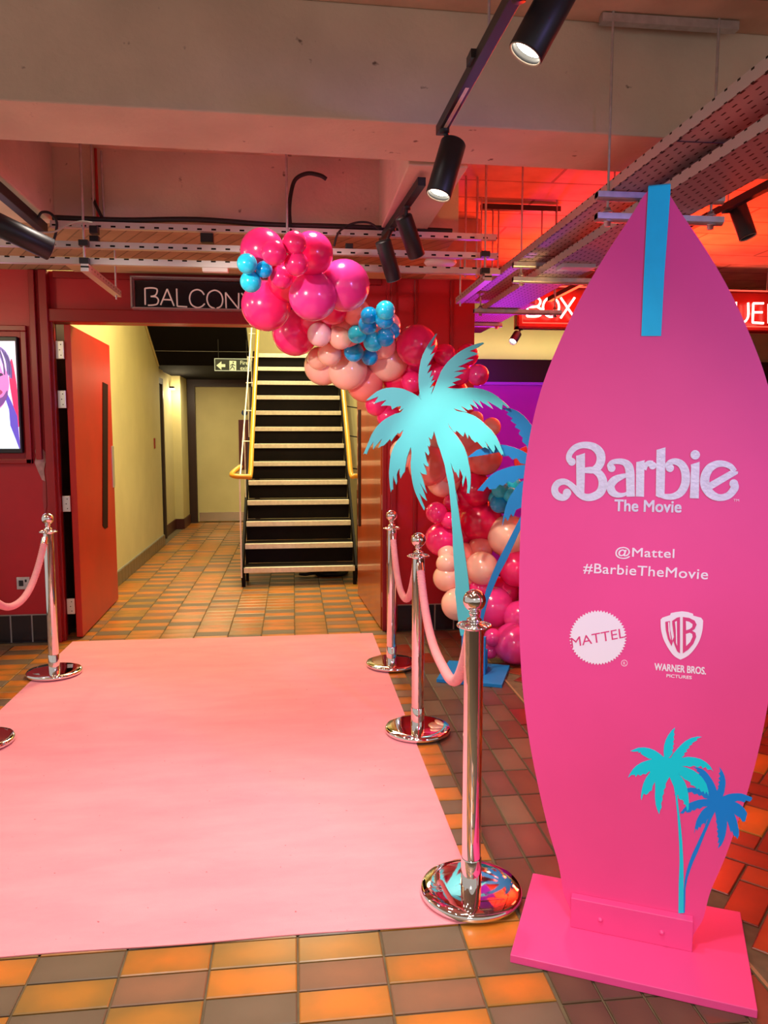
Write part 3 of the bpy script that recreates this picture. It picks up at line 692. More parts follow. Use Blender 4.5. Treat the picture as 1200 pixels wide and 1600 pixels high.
# ------------------------------------------------------------------ pink carpet
def tex_carpet():
    m = bpy.data.materials.new('pink carpet'); m.use_nodes = True; nt = m.node_tree; b = nt.nodes['Principled BSDF']
    b.inputs['Roughness'].default_value = .95; b.inputs['Sheen Weight'].default_value = .15
    g = nt.nodes.new('ShaderNodeNewGeometry')
    mp = nt.nodes.new('ShaderNodeMapping'); mp.inputs['Scale'].default_value = (1, 3.2, 1); nt.links.new(g.outputs['Position'], mp.inputs['Vector'])
    n = nt.nodes.new('ShaderNodeTexNoise'); n.inputs['Scale'].default_value = 2.4; n.inputs['Detail'].default_value = 8; n.inputs['Roughness'].default_value = .62
    nt.links.new(mp.outputs[0], n.inputs['Vector'])
    mr = nt.nodes.new('ShaderNodeMapRange'); mr.inputs[1].default_value = .3; mr.inputs[2].default_value = .7; nt.links.new(n.outputs[0], mr.inputs[0])
    mx = nt.nodes.new('ShaderNodeMix'); mx.data_type = 'RGBA'; mx.inputs['A'].default_value = srgb(243, 146, 160); mx.inputs['B'].default_value = srgb(250, 160, 172)
    nt.links.new(mr.outputs[0], mx.inputs['Factor'])
    # faint scuff specks
    sp = nt.nodes.new('ShaderNodeTexNoise'); sp.inputs['Scale'].default_value = 55; sp.inputs['Detail'].default_value = 2
    nt.links.new(g.outputs['Position'], sp.inputs['Vector'])
    cr = nt.nodes.new('ShaderNodeMapRange'); cr.inputs[1].default_value = .26; cr.inputs[2].default_value = .22; nt.links.new(sp.outputs[0], cr.inputs[0])
    m2 = nt.nodes.new('ShaderNodeMix'); m2.data_type = 'RGBA'; m2.inputs['B'].default_value = srgb(190, 96, 108)
    nt.links.new(cr.outputs[0], m2.inputs['Factor']); nt.links.new(mx.outputs['Result'], m2.inputs['A'])
    nt.links.new(m2.outputs['Result'], b.inputs['Base Color'])
    f = nt.nodes.new('ShaderNodeTexNoise'); f.inputs['Scale'].default_value = 420; nt.links.new(g.outputs['Position'], f.inputs['Vector'])
    ad = nt.nodes.new('ShaderNodeMath'); ad.operation = 'MULTIPLY_ADD'; ad.inputs[1].default_value = 5; nt.links.new(n.outputs[0], ad.inputs[0]); nt.links.new(f.outputs[0], ad.inputs[2])
    bp = nt.nodes.new('ShaderNodeBump'); bp.inputs['Strength'].default_value = .25; bp.inputs['Distance'].default_value = .004
    nt.links.new(ad.outputs[0], bp.inputs['Height']); nt.links.new(bp.outputs[0], b.inputs['Normal'])
    return m
k = MB(); NX, NY = 44, 60; g_ = []
for j in range(NY + 1):
    for i in range(NX + 1):
        u, v = i / NX, j / NY
        x0 = -1.617; x1 = .582
        y0 = 2.203; y1 = 5.705 - .02 * u
        x = x0 + (x1 - x0) * u; y = y0 + (y1 - y0) * v
        if j == 0: y += .003 * sin(u * 19)
        if j == NY: y += .004 * sin(u * 9)
        z = .0045 + .0012 * sin(x * 5 + y * 2.1) * sin(y * 3.3) if 0 < i < NX and 0 < j < NY else .004
        g_.append((x, y, z))
k.add(g_, [(j * (NX + 1) + i, j * (NX + 1) + i + 1, (j + 1) * (NX + 1) + i + 1, (j + 1) * (NX + 1) + i) for j in range(NY) for i in range(NX)], True)
bd = [j for j in range(NX + 1)] + [j * (NX + 1) + NX for j in range(1, NY + 1)] + [NY * (NX + 1) + i for i in range(NX - 1, -1, -1)] + [j * (NX + 1) for j in range(NY - 1, 0, -1)]
low = [(g_[i][0], g_[i][1], .0005) for i in bd]; top = [g_[i] for i in bd]; n_ = len(bd)
k.add(top + low, [(i, n_ + i, n_ + (i + 1) % n_, (i + 1) % n_) for i in range(n_)])
tag(k.build('carpet', tex_carpet()), 'long pale pink carpet laid on the tiled floor up to the doorway', 'carpet')

# ------------------------------------------------------------------ chrome stanchions
def stanchion(x, y, z, label, rot=0, first=None):
    if first is not None:
        o = dup(first, (x, y, z)); o.rotation_euler.z = rot; o['label'] = label; return o
    t = thing('stanchion', label, 'barrier post', (0, 0, 0), 'chrome rope barrier posts')
    MB().lathe([(0, .003), (.160, .003), (.166, .008), (.168, .016), (.165, .024), (.158, .029), (.13, .0325), (.08, .0345), (.028, .036), (0, .036)], (0, 0, 0), n=64).build('base', CHROME, t)
    MB().lathe([(0, 0), (.155, 0), (.155, .004), (0, .004)], (0, 0, 0), n=32).build('rubber_foot', BLACK, t)
    MB().lathe([(.0335, .034), (.0335, .125), (.0318, .128)], (0, 0, 0), n=32).build('sleeve', CHROME, t)
    MB().lathe([(.0308, .034), (.0308, .900)], (0, 0, 0), n=40).build('pole', CHROME, t)
    cr = MB().lathe([(.0308, .893), (.034, .896), (.034, .904), (.028, .909), (.020, .912), (.018, .917), (.024, .921), (.024, .926), (.015, .931), (.013, .938), (.017, .943), (.017, .948), (.012, .952)], (0, 0, 0), n=32)
    for j in range(8):
        a = j * pi / 4; cr.tube([(.026 * cos(a), .026 * sin(a), .906), (.052 * cos(a), .052 * sin(a), .905)], .0035, 6)
    cr.tube([(.052 * cos(j * pi / 16), .052 * sin(j * pi / 16), .905) for j in range(33)], .0042, 8, cap=False)
    cr.lathe([(.028, .9045), (.044, .9035), (.046, .9055), (.028, .9075)], (0, 0, 0), n=32)
    cr.build('collar', CHROME, t)
    MB().lathe([(.0362 * sin(a * pi / 20), .9855 - .0362 * cos(a * pi / 20)) for a in range(21)], (0, 0, 0), n=40).build('finial_ball', CHROME, t)
    t.location = (x, y, z); t.rotation_euler.z = rot
    return t
CZ = .005
PN_ = (.565, 2.345); PM = (.612, 3.735); PF = (.622, 4.86); PL = (-1.515, 4.93); PLN = (-1.55, 3.83)
s0 = stanchion(*PN_, CZ, 'nearest chrome barrier post, beside the surfboard base')
stanchion(*PM, CZ, 'middle chrome post of the three right of the carpet', .3, s0)
stanchion(*PF, CZ, 'farthest right chrome post, by the open door edge', .1, s0)
stanchion(*PL, CZ, 'chrome post at far left of carpet by the red door', .5, s0)
stanchion(*PLN, CZ, 'left chrome post of which only the round base edge shows', .2, s0)
ROPE = mat('pale pink velvet rope', srgb(246, 168, 172), .8, var=.05, vscale=30)
def rope(a, b, label, sag, p=2.0, zt=.885, lx=0.0, skew=.5):
    a = Vector((a[0], a[1], zt)); b = Vector((b[0], b[1], zt)); d = (b - a); L = d.length; d.normalize()
    A_ = a + d * .052; B_ = b - d * .052
    t = thing('barrier_rope', label, 'rope', ((A_ + B_) / 2 - Vector((0, 0, sag))), 'pink barrier ropes')
    pts = []; N = 150
    for i in range(N + 1):
        s = i / N
        # hangs steeply at its ends and curls round a low middle
        w = s / skew if s < skew else (1 - s) / (1 - skew)
        xx = s
        z = -sag * (1 - (1 - min(w, 1)) ** p)
        pts.append(A_ + (B_ - A_) * xx + Vector((lx * sin(pi * s), 0, z)))
    ln = [0]
    for i in range(N): ln.append(ln[-1] + (pts[i + 1] - pts[i]).length)
    T = ln[-1]; M = int(T / .0055)
    out = []; j = 0
    for i in range(M + 1):
        d_ = T * i / M
        while j < N - 1 and ln[j + 1] < d_: j += 1
        f = (d_ - ln[j]) / max(ln[j + 1] - ln[j], 1e-9); out.append(pts[j].lerp(pts[j + 1], min(f, 1)))
    c0 = 9
    core = out[c0:-c0]
    MB().tube(core, .0185, 12, rfun=lambda i: .0198 if i % 3 else .0158).build('rope_body', ROPE, t)
    for seg in (out[:c0 + 2], out[-c0 - 2:][::-1]):
        e = MB().tube(seg[2:], .0205, 14)
        e.build('end_cap', CHROME, t)
        MB().tube([seg[2], seg[0] + Vector((0, 0, .012)), seg[0] + Vector((0, 0, .03)), seg[0] + (seg[0] - seg[6]).normalized() * .012 + Vector((0, 0, .03))], .005, 8).build('hook', CHROME, t)
    return t
rope(PM, PN_, 'pink rope slung between the nearest and middle right posts', .30, 3.0, lx=.0, skew=.58)
rope(PF, PM, 'pink rope slung between the far and middle right posts', .30, 2.4)
rope(PL, PLN, 'pink rope hanging at the left edge beside red wall', .31, 2.2)

# ------------------------------------------------------------------ balloon garland
BC = dict(h=srgb(250, 44, 124), m=srgb(236, 60, 148), r=srgb(236, 20, 84), p=srgb(255, 196, 176), s=srgb(252, 140, 130), w=srgb(255, 206, 206), c=srgb(40, 220, 255), b=srgb(0, 172, 238))
BNAME = dict(h='hot pink', m='magenta', r='crimson pink', p='peach', s='salmon', w='blush', c='turquoise', b='deep blue')
BM = {}
for kx, col in BC.items():
    m = mat(BNAME[kx] + ' latex', col, .2, coat=.35, sss=.22)
    prof = []
    for a in range(17):
        th = pi * a / 16; r = sin(th); z = -cos(th)
        if z < 0: r *= 1 - .05 * z * z; z *= 1.06
        prof.append((r, z))
    prof[0] = (.035, -1.075)
    prof = [(.0, -1.16), (.07, -1.165), (.05, -1.12), (.03, -1.09)] + prof[0:1] + prof[1:]
    k = MB().lathe(prof, (0, 0, 0), n=28)
    me = bpy.data.meshes.new('balloon'); me.from_pydata(k.v, [], k.f); me.polygons.foreach_set('use_smooth', k.sm); me.materials.append(m); me.update()
    BM[kx] = me
BAL_ = """410 392 33 h 0;487 396 32 h .02;428 395 19 h -.14;460 380 18 h -.10;463 412 18 h -.14;440 433 17 h -.12;416 478 37 h -.04;489 463 36 m -.14;538 446 38 m .02;461 520 34 h .06
450 440 30 r .12;500 500 30 r .10;520 480 26 r .12
386 412 15 c -.16;392 440 16 c -.16;412.5 421 12.5 b -.14
499 522.5 18 w -.14;532 527 18 p -.16;515 553 18 p -.18;498 560 17 p -.12;505 572 28.5 p -.02;543 578 30 p -.08;570 600 27 s 0;540 512 29 s 0;557 488 21 s .06;605 563 31.5 p -.02;605 508 20 w .02;598 540 20 p .02;555 545 26 r .12
602 485 14.5 c -.16;577 493 13 b -.16;601 498 14.5 b -.22;575 507 14.5 b -.22;558 522 14 c -.2;553 550 14.7 b -.2;583 534 15 c -.24;577.5 558 12.5 b -.18;602 527 14 b -.22;613 517 12 b -.1
651 540 31 h .0;651 560 30 h .02;625 594 28 r .06;695 555 17 h -.02;730 555 17 h .04;683 582 15 h -.04;717 583 18 h 0;747 586 16 m -.02;644 597 16 h -.06;662 595 14 m -.04;588 632 17 h .02;607 650 18 h .04;650 625 30 r .1;700 620 32 r .1;640 660 26 s .1
743 655 12 p 0;768 667 14 p -.02;755 713 29 s 0;735 686 26 s .04;700 690 28 s .08;670 727 31 s -.02;632 708 22 p .04;672 692 24 p .02;700 738 21 s 0;693 750 26 p .04;665 690 22 p .05
743 765 26 r .02;750 815 34 r .06;728 775 24 r .06;682 801 16 h -.06;705 785 12 h -.02;702 813 13 h -.08;690 843 25 h -.02;720 830 26 r .1
698 865 13.5 p -.08;698 881 16 p -.1;698 903 20.5 p -.06;715 944 24.5 p -.08;753 888 25 p -.06;750 858 19 s 0;725 868 20 s .02;795 838 32 p -.04;730 905 26 s .04
782 765 13.5 c -.1;780 787 14 b -.08;803 758 12 c -.08;798 773 12 c -.12;773 778 10 c -.04;790 780 22 b .06
808 888 28 h -.06;770 948 31 m .02;748 920 24 h .02;813 965 25 m -.06;770 996 13.5 m -.08;765 1017 12 m -.02;803 1027 31 m -.04;785 925 24 h .08;790 985 26 r .1
835 800 20 c -.02;845 850 28 p .02;838 930 27 h 0;842 1000 26 m .02;838 760 20 p .04;826 720 22 s .06"""
ga = thing('balloon_garland', 'balloon garland in hot pink, peach and turquoise arching up from the floor', 'balloons', (1.25, 5.0, 0))
gl = Vector(ga.location); nb = 0
for item in BAL_.replace('\n', ';').split(';'):
    a = item.split(); x, y, r = float(a[0]), float(a[1]), float(a[2]); kx = a[3]; off = float(a[4])
    if y < 450: Yb = 3.88 + max(y - 400, -15) * .003
    elif y < 560: Yb = 4.03 + (y - 450) * .0102
    elif y < 860: Yb = 5.15
    else: Yb = 5.15 - (y - 860) * .0017
    # balloon row leans further back on the left side of the door post
    p = at(x, y, Y=Yb + off * 1.35)
    rr = r * 1.05 / FPX * (p - EY).dot(CW)
    if p.z < rr: p.z = rr + .002
    o = bpy.data.objects.new('balloon', BM[kx]); COL.objects.link(o); o.parent = ga; o.location = p - gl
    o.scale = (rr, rr, rr)
    # knots point back into the garland
    dv = Vector((random.uniform(-.5, .5), -1, random.uniform(-.5, .5)))
    o.rotation_euler = dv.to_track_quat('Z', 'Y').to_euler()
    o['label'] = BNAME[kx] + ' balloon'
    nb += 1
# ------------------------------------------------------------------ palm cut-outs
z3 = lambda x, y: (600 + x / 6, 500 + y / 6)
z4 = lambda x, y: (560 + x / 6, 600 + y / 6)
z5 = lambda x, y: (660 + x / 6, 600 + y / 6)
z6 = lambda x, y: (650 + x / 6, 750 + y / 6)
z7 = lambda x, y: (650 + x / 6, 900 + y / 6)
def S(f, t): return [f(*[float(c) for c in q.split(',')]) for q in t.split()]
A_ = S(z4, "590,145 560,115 500,80 420,45 370,36 320,32 265,36 220,48 175,68 130,102 100,128 70,155 105,148 188,117 145,185 200,165 262,150 210,205 255,202 305,205 315,240 355,215 400,205 385,250 425,228 400,262")
B_ = S(z4, "385,268 340,280 300,300 260,322 220,350 180,390 150,430 120,480 100,530 75,590 45,660 58,648 75,660 100,600 140,540 138,615 165,575 222,512 185,600 210,585 240,575 270,545 295,515 308,540 330,505 350,480 372,455 380,470 420,430")
C_ = S(z4, "400,490 365,530 340,570 318,620 305,660 296,710 290,780 286,830 288,880 294,950 303,1015 312,990 325,990 322,920 325,857 340,905 355,945 362,915 358,850 370,815 387,790 385,840 395,885 415,845 435,820 440,770 448,730 455,690 470,645 490,590")
D_ = S(z4, "498,640 496,680 490,730 490,780 494,830 500,880 508,930 520,980 538,1030 560,1080 585,1130 615,1185 622,1165 595,1100 570,1022 600,1060 640,1095 618,1030 600,980 576,925 605,970 640,1025 622,960 605,900 577,822 600,842 640,850 612,800 572,770 600,790 632,835 640,840 625,790 607,740 630,765 655,775 658,760 640,725 622,632 640,652 655,670 665,650 647,572 665,590 675,560 657,497 685,520 700,480 708,440")
TL = S(z4, "742,560 765,620 790,700 808,760 820,830 835,900 848,965") + S(z6, "320,180 330,300 335,400 342,500 345,600 352,740 360,850 370,1000") + S(z7, "365,150 378,260 390,380 402,470 418,560")
TR = S(z7, "600,560 560,470 530,330 510,230 500,140") + S(z6, "490,930 480,850 466,750 450,650 436,540 420,450 403,320 385,200 370,100") + S(z4, "934,1100 925,1050 910,1000 900,920 890,850 876,790 866,740")
E_ = S(z4, "885,790 905,830 912,822 928,855 940,885 944,840 948,795 965,830 978,870 972,915 978,965 992,910 1006,855 1016,900 1022,960 1016,1030 1026,1018 1038,1030 1047,980 1052,930 1052,850 1046,795 1035,750 1025,690 1010,640 990,590 960,540 930,497 900,460 870,425 850,400 838,362")
F_ = S(z5, "255,395 285,440 310,455 318,435 350,465 382,492 392,470 396,447 412,480 425,515 434,472 460,515 495,550 512,540 540,570 570,600 583,592 620,612 605,575 583,532 625,590 668,645 682,610 676,565 710,620 742,670 752,655 765,675 758,640 740,600 718,545 690,490 650,435 600,390 560,350 520,320 475,292 430,275 385,262 350,258 318,250 292,228")
G_ = S(z5, "345,246 385,258 418,264 390,235 360,207 395,225 430,245 444,238 472,240 458,212 440,186 480,205 522,232 500,190 463,142 510,180 567,226 550,190 527,150 590,190 662,235 640,200 600,154 670,195 745,243 752,190 780,208 800,226 815,219 790,190 740,148 700,115 660,88 610,65 560,48 505,37 450,33 400,36 350,42 300,56 260,76 215,102")
H_ = S(z3, "620,675 665,656 630,640 592,634 635,618 672,606 650,592 635,588 680,572 722,556 690,545 650,543 700,518 745,494 705,487 655,486 710,470 770,455 735,442 690,440 750,412 838,370 795,368 752,373 820,340 888,316 840,300 800,292 870,262 905,240 938,218 925,209 870,223 820,240 770,262 720,290 675,322 630,360 592,398 560,440 530,490 510,540 490,590 462,660 440,702")
I_ = S(z3, "452,660 468,616 440,630 424,642 450,600 478,562 455,570 440,585 455,545 465,515 440,530 425,548 440,505 450,472 425,490 403,503 425,455 442,418 415,430 400,440 430,390 455,345 475,305 450,318 430,330 460,280 486,228 460,240 430,255 465,190 496,128 485,130 440,190 412,232 385,280 362,328 345,380 333,440 325,500 322,560 325,620 333,685 345,745")
PALM1 = A_ + B_ + C_ + D_ + TL + TR + E_ + F_ + G_ + H_ + I_
def palm_tree(px0): return px0
pang = atan2(4.351 - 4.501, 1.214 - .853); pd = Vector((cos(pang), sin(pang), 0)); pn = Vector((-sin(pang), cos(pang), 0))
pA = Vector((.853, 4.501, 0))
pt = thing('palm_cutout', 'turquoise cut-out palm tree with blue palm behind, on blue base', 'palm tree cutout', (1.09, 4.6, 0))
P0 = pA + pn * .19
def board_piece(name, pix, p0, n, th, m, parent, mapf=lambda p: p, **kw):
    W_ = [onplane(*mapf(p), p0, n) for p in pix]
    return MB().prism(W_, [w + n * th for w in W_]).build(name, m, parent, **kw)
TURQ = mat('turquoise painted board', srgb(84, 210, 224), .5, var=.03, vscale=3)
BLUE = mat('blue painted board', srgb(10, 128, 204), .45, var=.06, vscale=4)
board_piece('palm_board', PALM1, P0, pn, .012, TURQ, pt)
zb_ = lambda x, y: (940 + x / 4.615, 1110 + y / 4.615)
BP_ = S(zb_, "555,1460 600,1460 604,1380 605,1290 620,1210 640,1150 662,1090 690,1030 720,955 750,880 772,830 793,780 818,730 828,790 824,800 835,830 830,838 840,862 830,868 840,890 833,910 845,922 836,960 850,952 838,996 862,975 880,940 893,900 900,860 905,825 905,795 912,815 920,840 925,862 935,882 941,868 950,895 960,912 966,905 978,928 990,905 991,870 985,840 975,795 965,765 955,745 970,758 988,768 1000,775 1008,790 1015,802 1035,802 1050,742 1028,705 1000,680 975,665 960,660 980,652 1005,655 1030,665 1040,650 1070,658 1085,640 1085,628 1040,610 1010,600 980,598 945,600 920,603 895,612 875,622 885,590 890,560 894,530 893,500 886,470 875,445 862,425 848,406 856,440 844,455 856,475 842,490 856,508 840,515 850,535 838,545 842,560 832,580 820,545 805,515 790,490 770,462 750,440 728,424 700,413 680,412 660,410 690,428 682,436 706,452 698,462 722,478 714,488 738,500 730,515 748,530 744,545 762,560 766,578 775,600 745,582 715,570 680,560 645,556 610,562 560,580 520,610 600,598 650,588 668,606 690,602 705,618 722,612 738,632 770,640 740,640 700,645 668,655 640,665 618,680 600,700 565,742 590,745 605,725 615,738 640,735 655,718 668,724 690,705 708,712 730,695 765,692 740,708 720,730 702,758 690,780 680,810 672,850 668,890 680,850 690,868 702,838 712,850 722,822 742,812 745,832 762,790 770,780 740,850 710,915 680,980 652,1040 630,1100 612,1160 598,1230 592,1300 575,1380")
def b2p(p):       # printed palm -> standing palm
    x, y = p; t = (y - 1251) / 173
    if t < 0.05: return (849 + (x - 1120) * 1.78, 731 + (y - 1251) * 1.80)
    t = min(t, 1.2)
    cx = 849 + (738 - 849) * ((x - 1120) / (1064 - 1120)) if False else None
    return (849 + (x - 1120) * (1.78 + .17 * t), 731 + (y - 1251) * (1.8 - .12 * t))
board_piece('palm_board', BP_, P0 + pn * .03, pn, .012, BLUE, pt, mapf=b2p)['label'] = 'darker blue palm board behind the turquoise one'
def PB(u, w, z): return pA + pd * u + pn * w + Vector((0, 0, z))
def pbox(u0, u1, w0, w1, z0, z1, F=PB):
    return MB().hexa([F(u0, w0, z0), F(u1, w0, z0), F(u1, w1, z0), F(u0, w1, z0), F(u0, w0, z1), F(u1, w0, z1), F(u1, w1, z1), F(u0, w1, z1)])
pbox(0, .40, 0, .40, .0, .022).build('base_board', BLUE, pt, bevel=.002)
pbox(.125, .275, .155, .188, .022, .26).build('fixing_block', BLUE, pt, bevel=.002)
pbox(.125, .275, .236, .262, .022, .16).build('rear_block', BLUE, pt, bevel=.002)

# ------------------------------------------------------------------ surfboard
sang = atan2(1.729 - 2.013, 1.183 - .603); sd = Vector((cos(sang), sin(sang), 0)); sn = Vector((-sin(sang), cos(sang), 0)); sA = Vector((.603, 2.013, 0))
def SB(u, w, z): return sA + sd * u + sn * w + Vector((0, 0, z))
sb = thing('surfboard_display', 'tall pink surfboard sign with white film lettering on a pink base', 'surfboard', tuple(SB(.323, .2, 0)))
PINK = mat('hot pink painted board', srgb(240, 74, 146), .42, var=.03, vscale=4)
pbox(0, .646, 0, .438, 0, .024, SB).build('base_board', PINK, sb, bevel=.002)
pbox(.15, .495, .185, .215, .024, .118, SB).build('front_block', PINK, sb, bevel=.002)
pbox(.15, .495, .236, .266, .024, .118, SB).build('rear_block', PINK, sb, bevel=.002)
for px, py in ((938, 1437), (1034, 1457)):
    p = onplane(px, py, SB(0, .185, 0), sn)
    MB().lathe([(.008, 0), (.0078, .003), (.005, .006), (0, .0075)], p, -sn, 16).build('screw_cap', PINK, sb)
prof = [(.026, .165), (.080, .185), (.116, .174 + .026), (.202, .216), (.319, .252), (.496, .295), (.655, .324), (.814, .342), (.992, .351), (1.188, .352), (1.361, .346), (1.512, .328), (1.643, .299), (1.76, .257), (1.892, .197), (2.011, .130), (2.109, .066), (2.158, .036), (2.180, .018)]
pc = catmull(prof[1:], 5)
loopL = [(-.17, .024), (-.176, .06)] + [(-w, z) for z, w in pc]
loopR = [(w, z) for z, w in pc][::-1] + [(.176, .06), (.17, .024)]
out = loopL + [(0, 2.186)] + loopR
WF = .2155
MB().prism([SB(.323 + u, WF, z) for u, z in out], [SB(.323 + u, WF + .018, z) for u, z in out]).build('board', PINK, sb)
def SP(px, py, lift=.0012): return onplane(px, py, SB(0, WF - lift, 0), sn)
def flat(name, m, polys, lift=.0012, parent=sb):
    k = MB()
    for P in polys:
        Wp = [SP(x, y, lift) for x, y in P]; k.prism(Wp, [w + sn * (lift - .0002) for w in Wp])
    return k.build(name, m, parent)
TAPE = mat('cyan tape', srgb(0, 214, 240), .45, var=.04, vscale=15)
tp = [SP(*p) for p in ((1003, 525), (1033, 525), (1040, 420), (1045, 350), (1047.5, 300))]
tl = [SP(*p) for p in ((1003, 525), (1006, 420), (1010, 350), (1012.5, 300))]
k = MB(); Lf = [SP(1002, 525, .002), SP(1006, 430, .002), SP(1010, 350, .002), SP(1012.5, 302, .002)]; Rf = [SP(1033, 525, .002), SP(1038, 430, .002), SP(1044, 350, .002), SP(1047.5, 302, .002)]
wA = (Rf[3] - Lf[3]).dot(sd) / 2; cen = (Rf[3] + Lf[3]) / 2
topc = SB((cen - sA).dot(sd), 0, 0); uc = (cen - sA).dot(sd)
for dz, w, hw in ((.014, WF - .002, wA), (.020, WF + .008, wA * .96), (.014, WF + .020, wA), (-.25, WF + .020, wA)):
    zt_ = 2.172 + dz if dz > 0 else 1.95
    Lf.append(SB(uc - hw, w, zt_)); Rf.append(SB(uc + hw, w, zt_))
nL = len(Lf); k.add(Lf + Rf, [(i, nL + i, nL + i + 1, i + 1) for i in range(nL - 1)])
k.build('tape_strip', TAPE, sb)
SILV = mat('silver white film', srgb(226, 222, 238), .28, .12, var=.07, vscale=26, bump=.12, bscale=120)
WPR = mat('white vinyl', srgb(246, 232, 240), .5)
PPR = mat('pink ground inside marks', srgb(222, 58, 124), .5)
lg = lambda x, y: (850 + x / 3.75, 680 + y / 3.75)
LI = [0]
def bump_lift(l): LI[0] = (LI[0] + 1) % 9; return l + .00007 * LI[0]
def stroke(k, pts, lift=.0014, f=lg, res=6, caps=True):
    lift = bump_lift(lift)
    P = catmull([tuple(float(c) for c in p) for p in pts], res) if len(pts) > 2 else pts
    L = []; R = []
    for i, (x, y, w) in enumerate(P):
        a = P[max(i - 1, 0)]; b = P[min(i + 1, len(P) - 1)]; dx, dy = b[0] - a[0], b[1] - a[1]; l = sqrt(dx * dx + dy * dy) or 1
        nx, ny = -dy / l * w / 2, dx / l * w / 2
        L.append(SP(*f(x + nx, y + ny), lift)); R.append(SP(*f(x - nx, y - ny), lift))
    n = len(L); k.add(L + R, [(i, n + i, n + i + 1, i + 1) for i in range(n - 1)])
    if caps:
        for (x, y, w) in (P[0], P[-1]): disc(k, x, y, w / 2, lift, f)
def disc(k, x, y, r, lift=.0014, f=lg):
    lift = bump_lift(lift)
    k.add([SP(*f(x + r * cos(t * pi / 10), y + r * sin(t * pi / 10)), lift) for t in range(20)], [tuple(range(20))])
def poly(k, pts, lift=.0014, f=lg):
    lift = bump_lift(lift)
    W_ = [SP(*f(*p), lift) for p in pts]; k.add(W_, [tuple(t) for t in tessellate_polygon([W_])])
def letter(fn, m=SILV, name='title_letter'):
    k = MB(); fn(k); return k.build(name, m, sb)
def fB(k):
    disc(k, 163, 156, 23)
    stroke(k, [(163, 156, 46), (147, 138, 36), (151, 108, 34), (178, 76, 36), (214, 60, 37), (254, 58, 40), (295, 70, 46), (326, 100, 52), (334, 140, 52), (322, 178, 48), (292, 203, 40), (255, 208, 30), (225, 206, 26)], caps=False)
    stroke(k, [(235, 205, 28), (280, 202, 34), (320, 222, 44), (342, 258, 50), (344, 300, 52), (326, 338, 50), (288, 360, 46), (246, 364, 42), (210, 346, 40), (180, 314, 38), (150, 286, 34), (118, 272, 36), (84, 280, 40), (64, 306, 40), (66, 338, 42), (88, 360, 42), (118, 364, 40), (138, 346, 40)], caps=False)
    disc(k, 135, 338, 25)
    poly(k, [(188, 120), (200, 118), (240, 104), (240, 210), (236, 352), (190, 320)])
def fa(k):
    disc(k, 396, 193, 23)
    stroke(k, [(396, 193, 44), (382, 178, 26), (398, 160, 28), (430, 153, 32), (468, 158, 38), (494, 180, 50), (504, 220, 52), (506, 290, 50), (508, 360, 50)], caps=False)
    stroke(k, [(492, 232, 20), (452, 244, 34), (412, 264, 46), (390, 296, 48), (400, 332, 46), (432, 350, 32), (468, 348, 22), (495, 334, 16)], caps=False)
def fr(k):
    poly(k, [(540, 158), (590, 146), (588, 200), (586, 361), (538, 359)])
    stroke(k, [(584, 200, 34), (596, 176, 30), (616, 164, 32), (636, 168, 38)], caps=False); disc(k, 636, 178, 23)
def fb(k):
    poly(k, [(659, 86), (712, 71), (710, 200), (706, 352), (676, 366), (655, 356)])
    disc(k, 738, 192, 24)
    stroke(k, [(738, 192, 46), (722, 178, 26), (736, 160, 30), (770, 154, 38), (806, 172, 46), (828, 216, 50), (828, 282, 50), (802, 334, 46), (760, 358, 38), (715, 360, 32), (680, 352, 24)], caps=False)
def fi(k):
    disc(k, 886, 115, 28)
    poly(k, [(860, 172), (912, 155), (910, 260), (907, 371), (854, 369), (862, 190)])
def fe(k):
    stroke(k, [(1118, 212, 30), (1094, 184, 34), (1054, 168, 36), (1010, 170, 42), (968, 196, 50), (944, 244, 54), (946, 300, 54), (980, 346, 50), (1030, 366, 40), (1082, 352, 42), (1116, 312, 46), (1120, 286, 40)], caps=False)
    disc(k, 1112, 284, 26)
    poly(k, [(960, 282), (1095, 206), (1138, 213), (1136, 226), (975, 322)])
for fn in (fB, fa, fr, fb, fi, fe): letter(fn)
def TXT(name, body, bl, br, tl, m=WPR, bold=0.0, lift=.0014, spacing=1.0):
    k = MB(); put_text(k, body, SP(*bl, lift), SP(*br, lift), SP(*tl, lift), bold, spacing); return k.build(name, m, sb)
TXT('subtitle_lettering', 'The Movie', lg(413, 444), lg(803, 453), lg(415, 378), SILV, .028)
TXT('trademark_lettering', 'TM', lg(1110, 388), lg(1143, 389), lg(1110, 374))
h5 = lambda x, y: (820 + x / 3.158, 660 + y / 3.158)
TXT('handle_lettering', '@Mattel', h5(446, 672), h5(736, 682), h5(448, 614), WPR, .012, spacing=1.05)
TXT('hashtag_lettering', '#BarbieTheMovie', h5(288, 746), h5(902, 780), h5(291, 694), WPR, .012, spacing=1.05)
h6 = lambda x, y: (820 + x / 3.158, 900 + y / 3.158)
k = MB(); NS = 56; P = []
for i in range(NS * 2):
    a = 2 * pi * i / (NS * 2); rr = 1.0 if i % 2 == 0 else .925
    P.append(h6(361 + 142 * rr * cos(a), 304 + 136 * rr * sin(a)))
poly(k, P, f=lambda x, y: (x, y)); k.build('round_seal', WPR, sb)
TXT('seal_lettering', 'MATTEL', h6(232, 352), h6(498, 303), h6(226, 306), PPR, 0, .0022, 1.0)
k = MB(); C0 = (491, 430)
for r0, r1 in ((16, 13.5),):
    n = 24; Pa = [SP(*h6(C0[0] + r0 * cos(2 * pi * i / n), C0[1] + r0 * sin(2 * pi * i / n)), .0014) for i in range(n)]; Pb = [SP(*h6(C0[0] + r1 * cos(2 * pi * i / n), C0[1] + r1 * sin(2 * pi * i / n)), .0014) for i in range(n)]
    k.add(Pa + Pb, [(i, (i + 1) % n, n + (i + 1) % n, n + i) for i in range(n)])
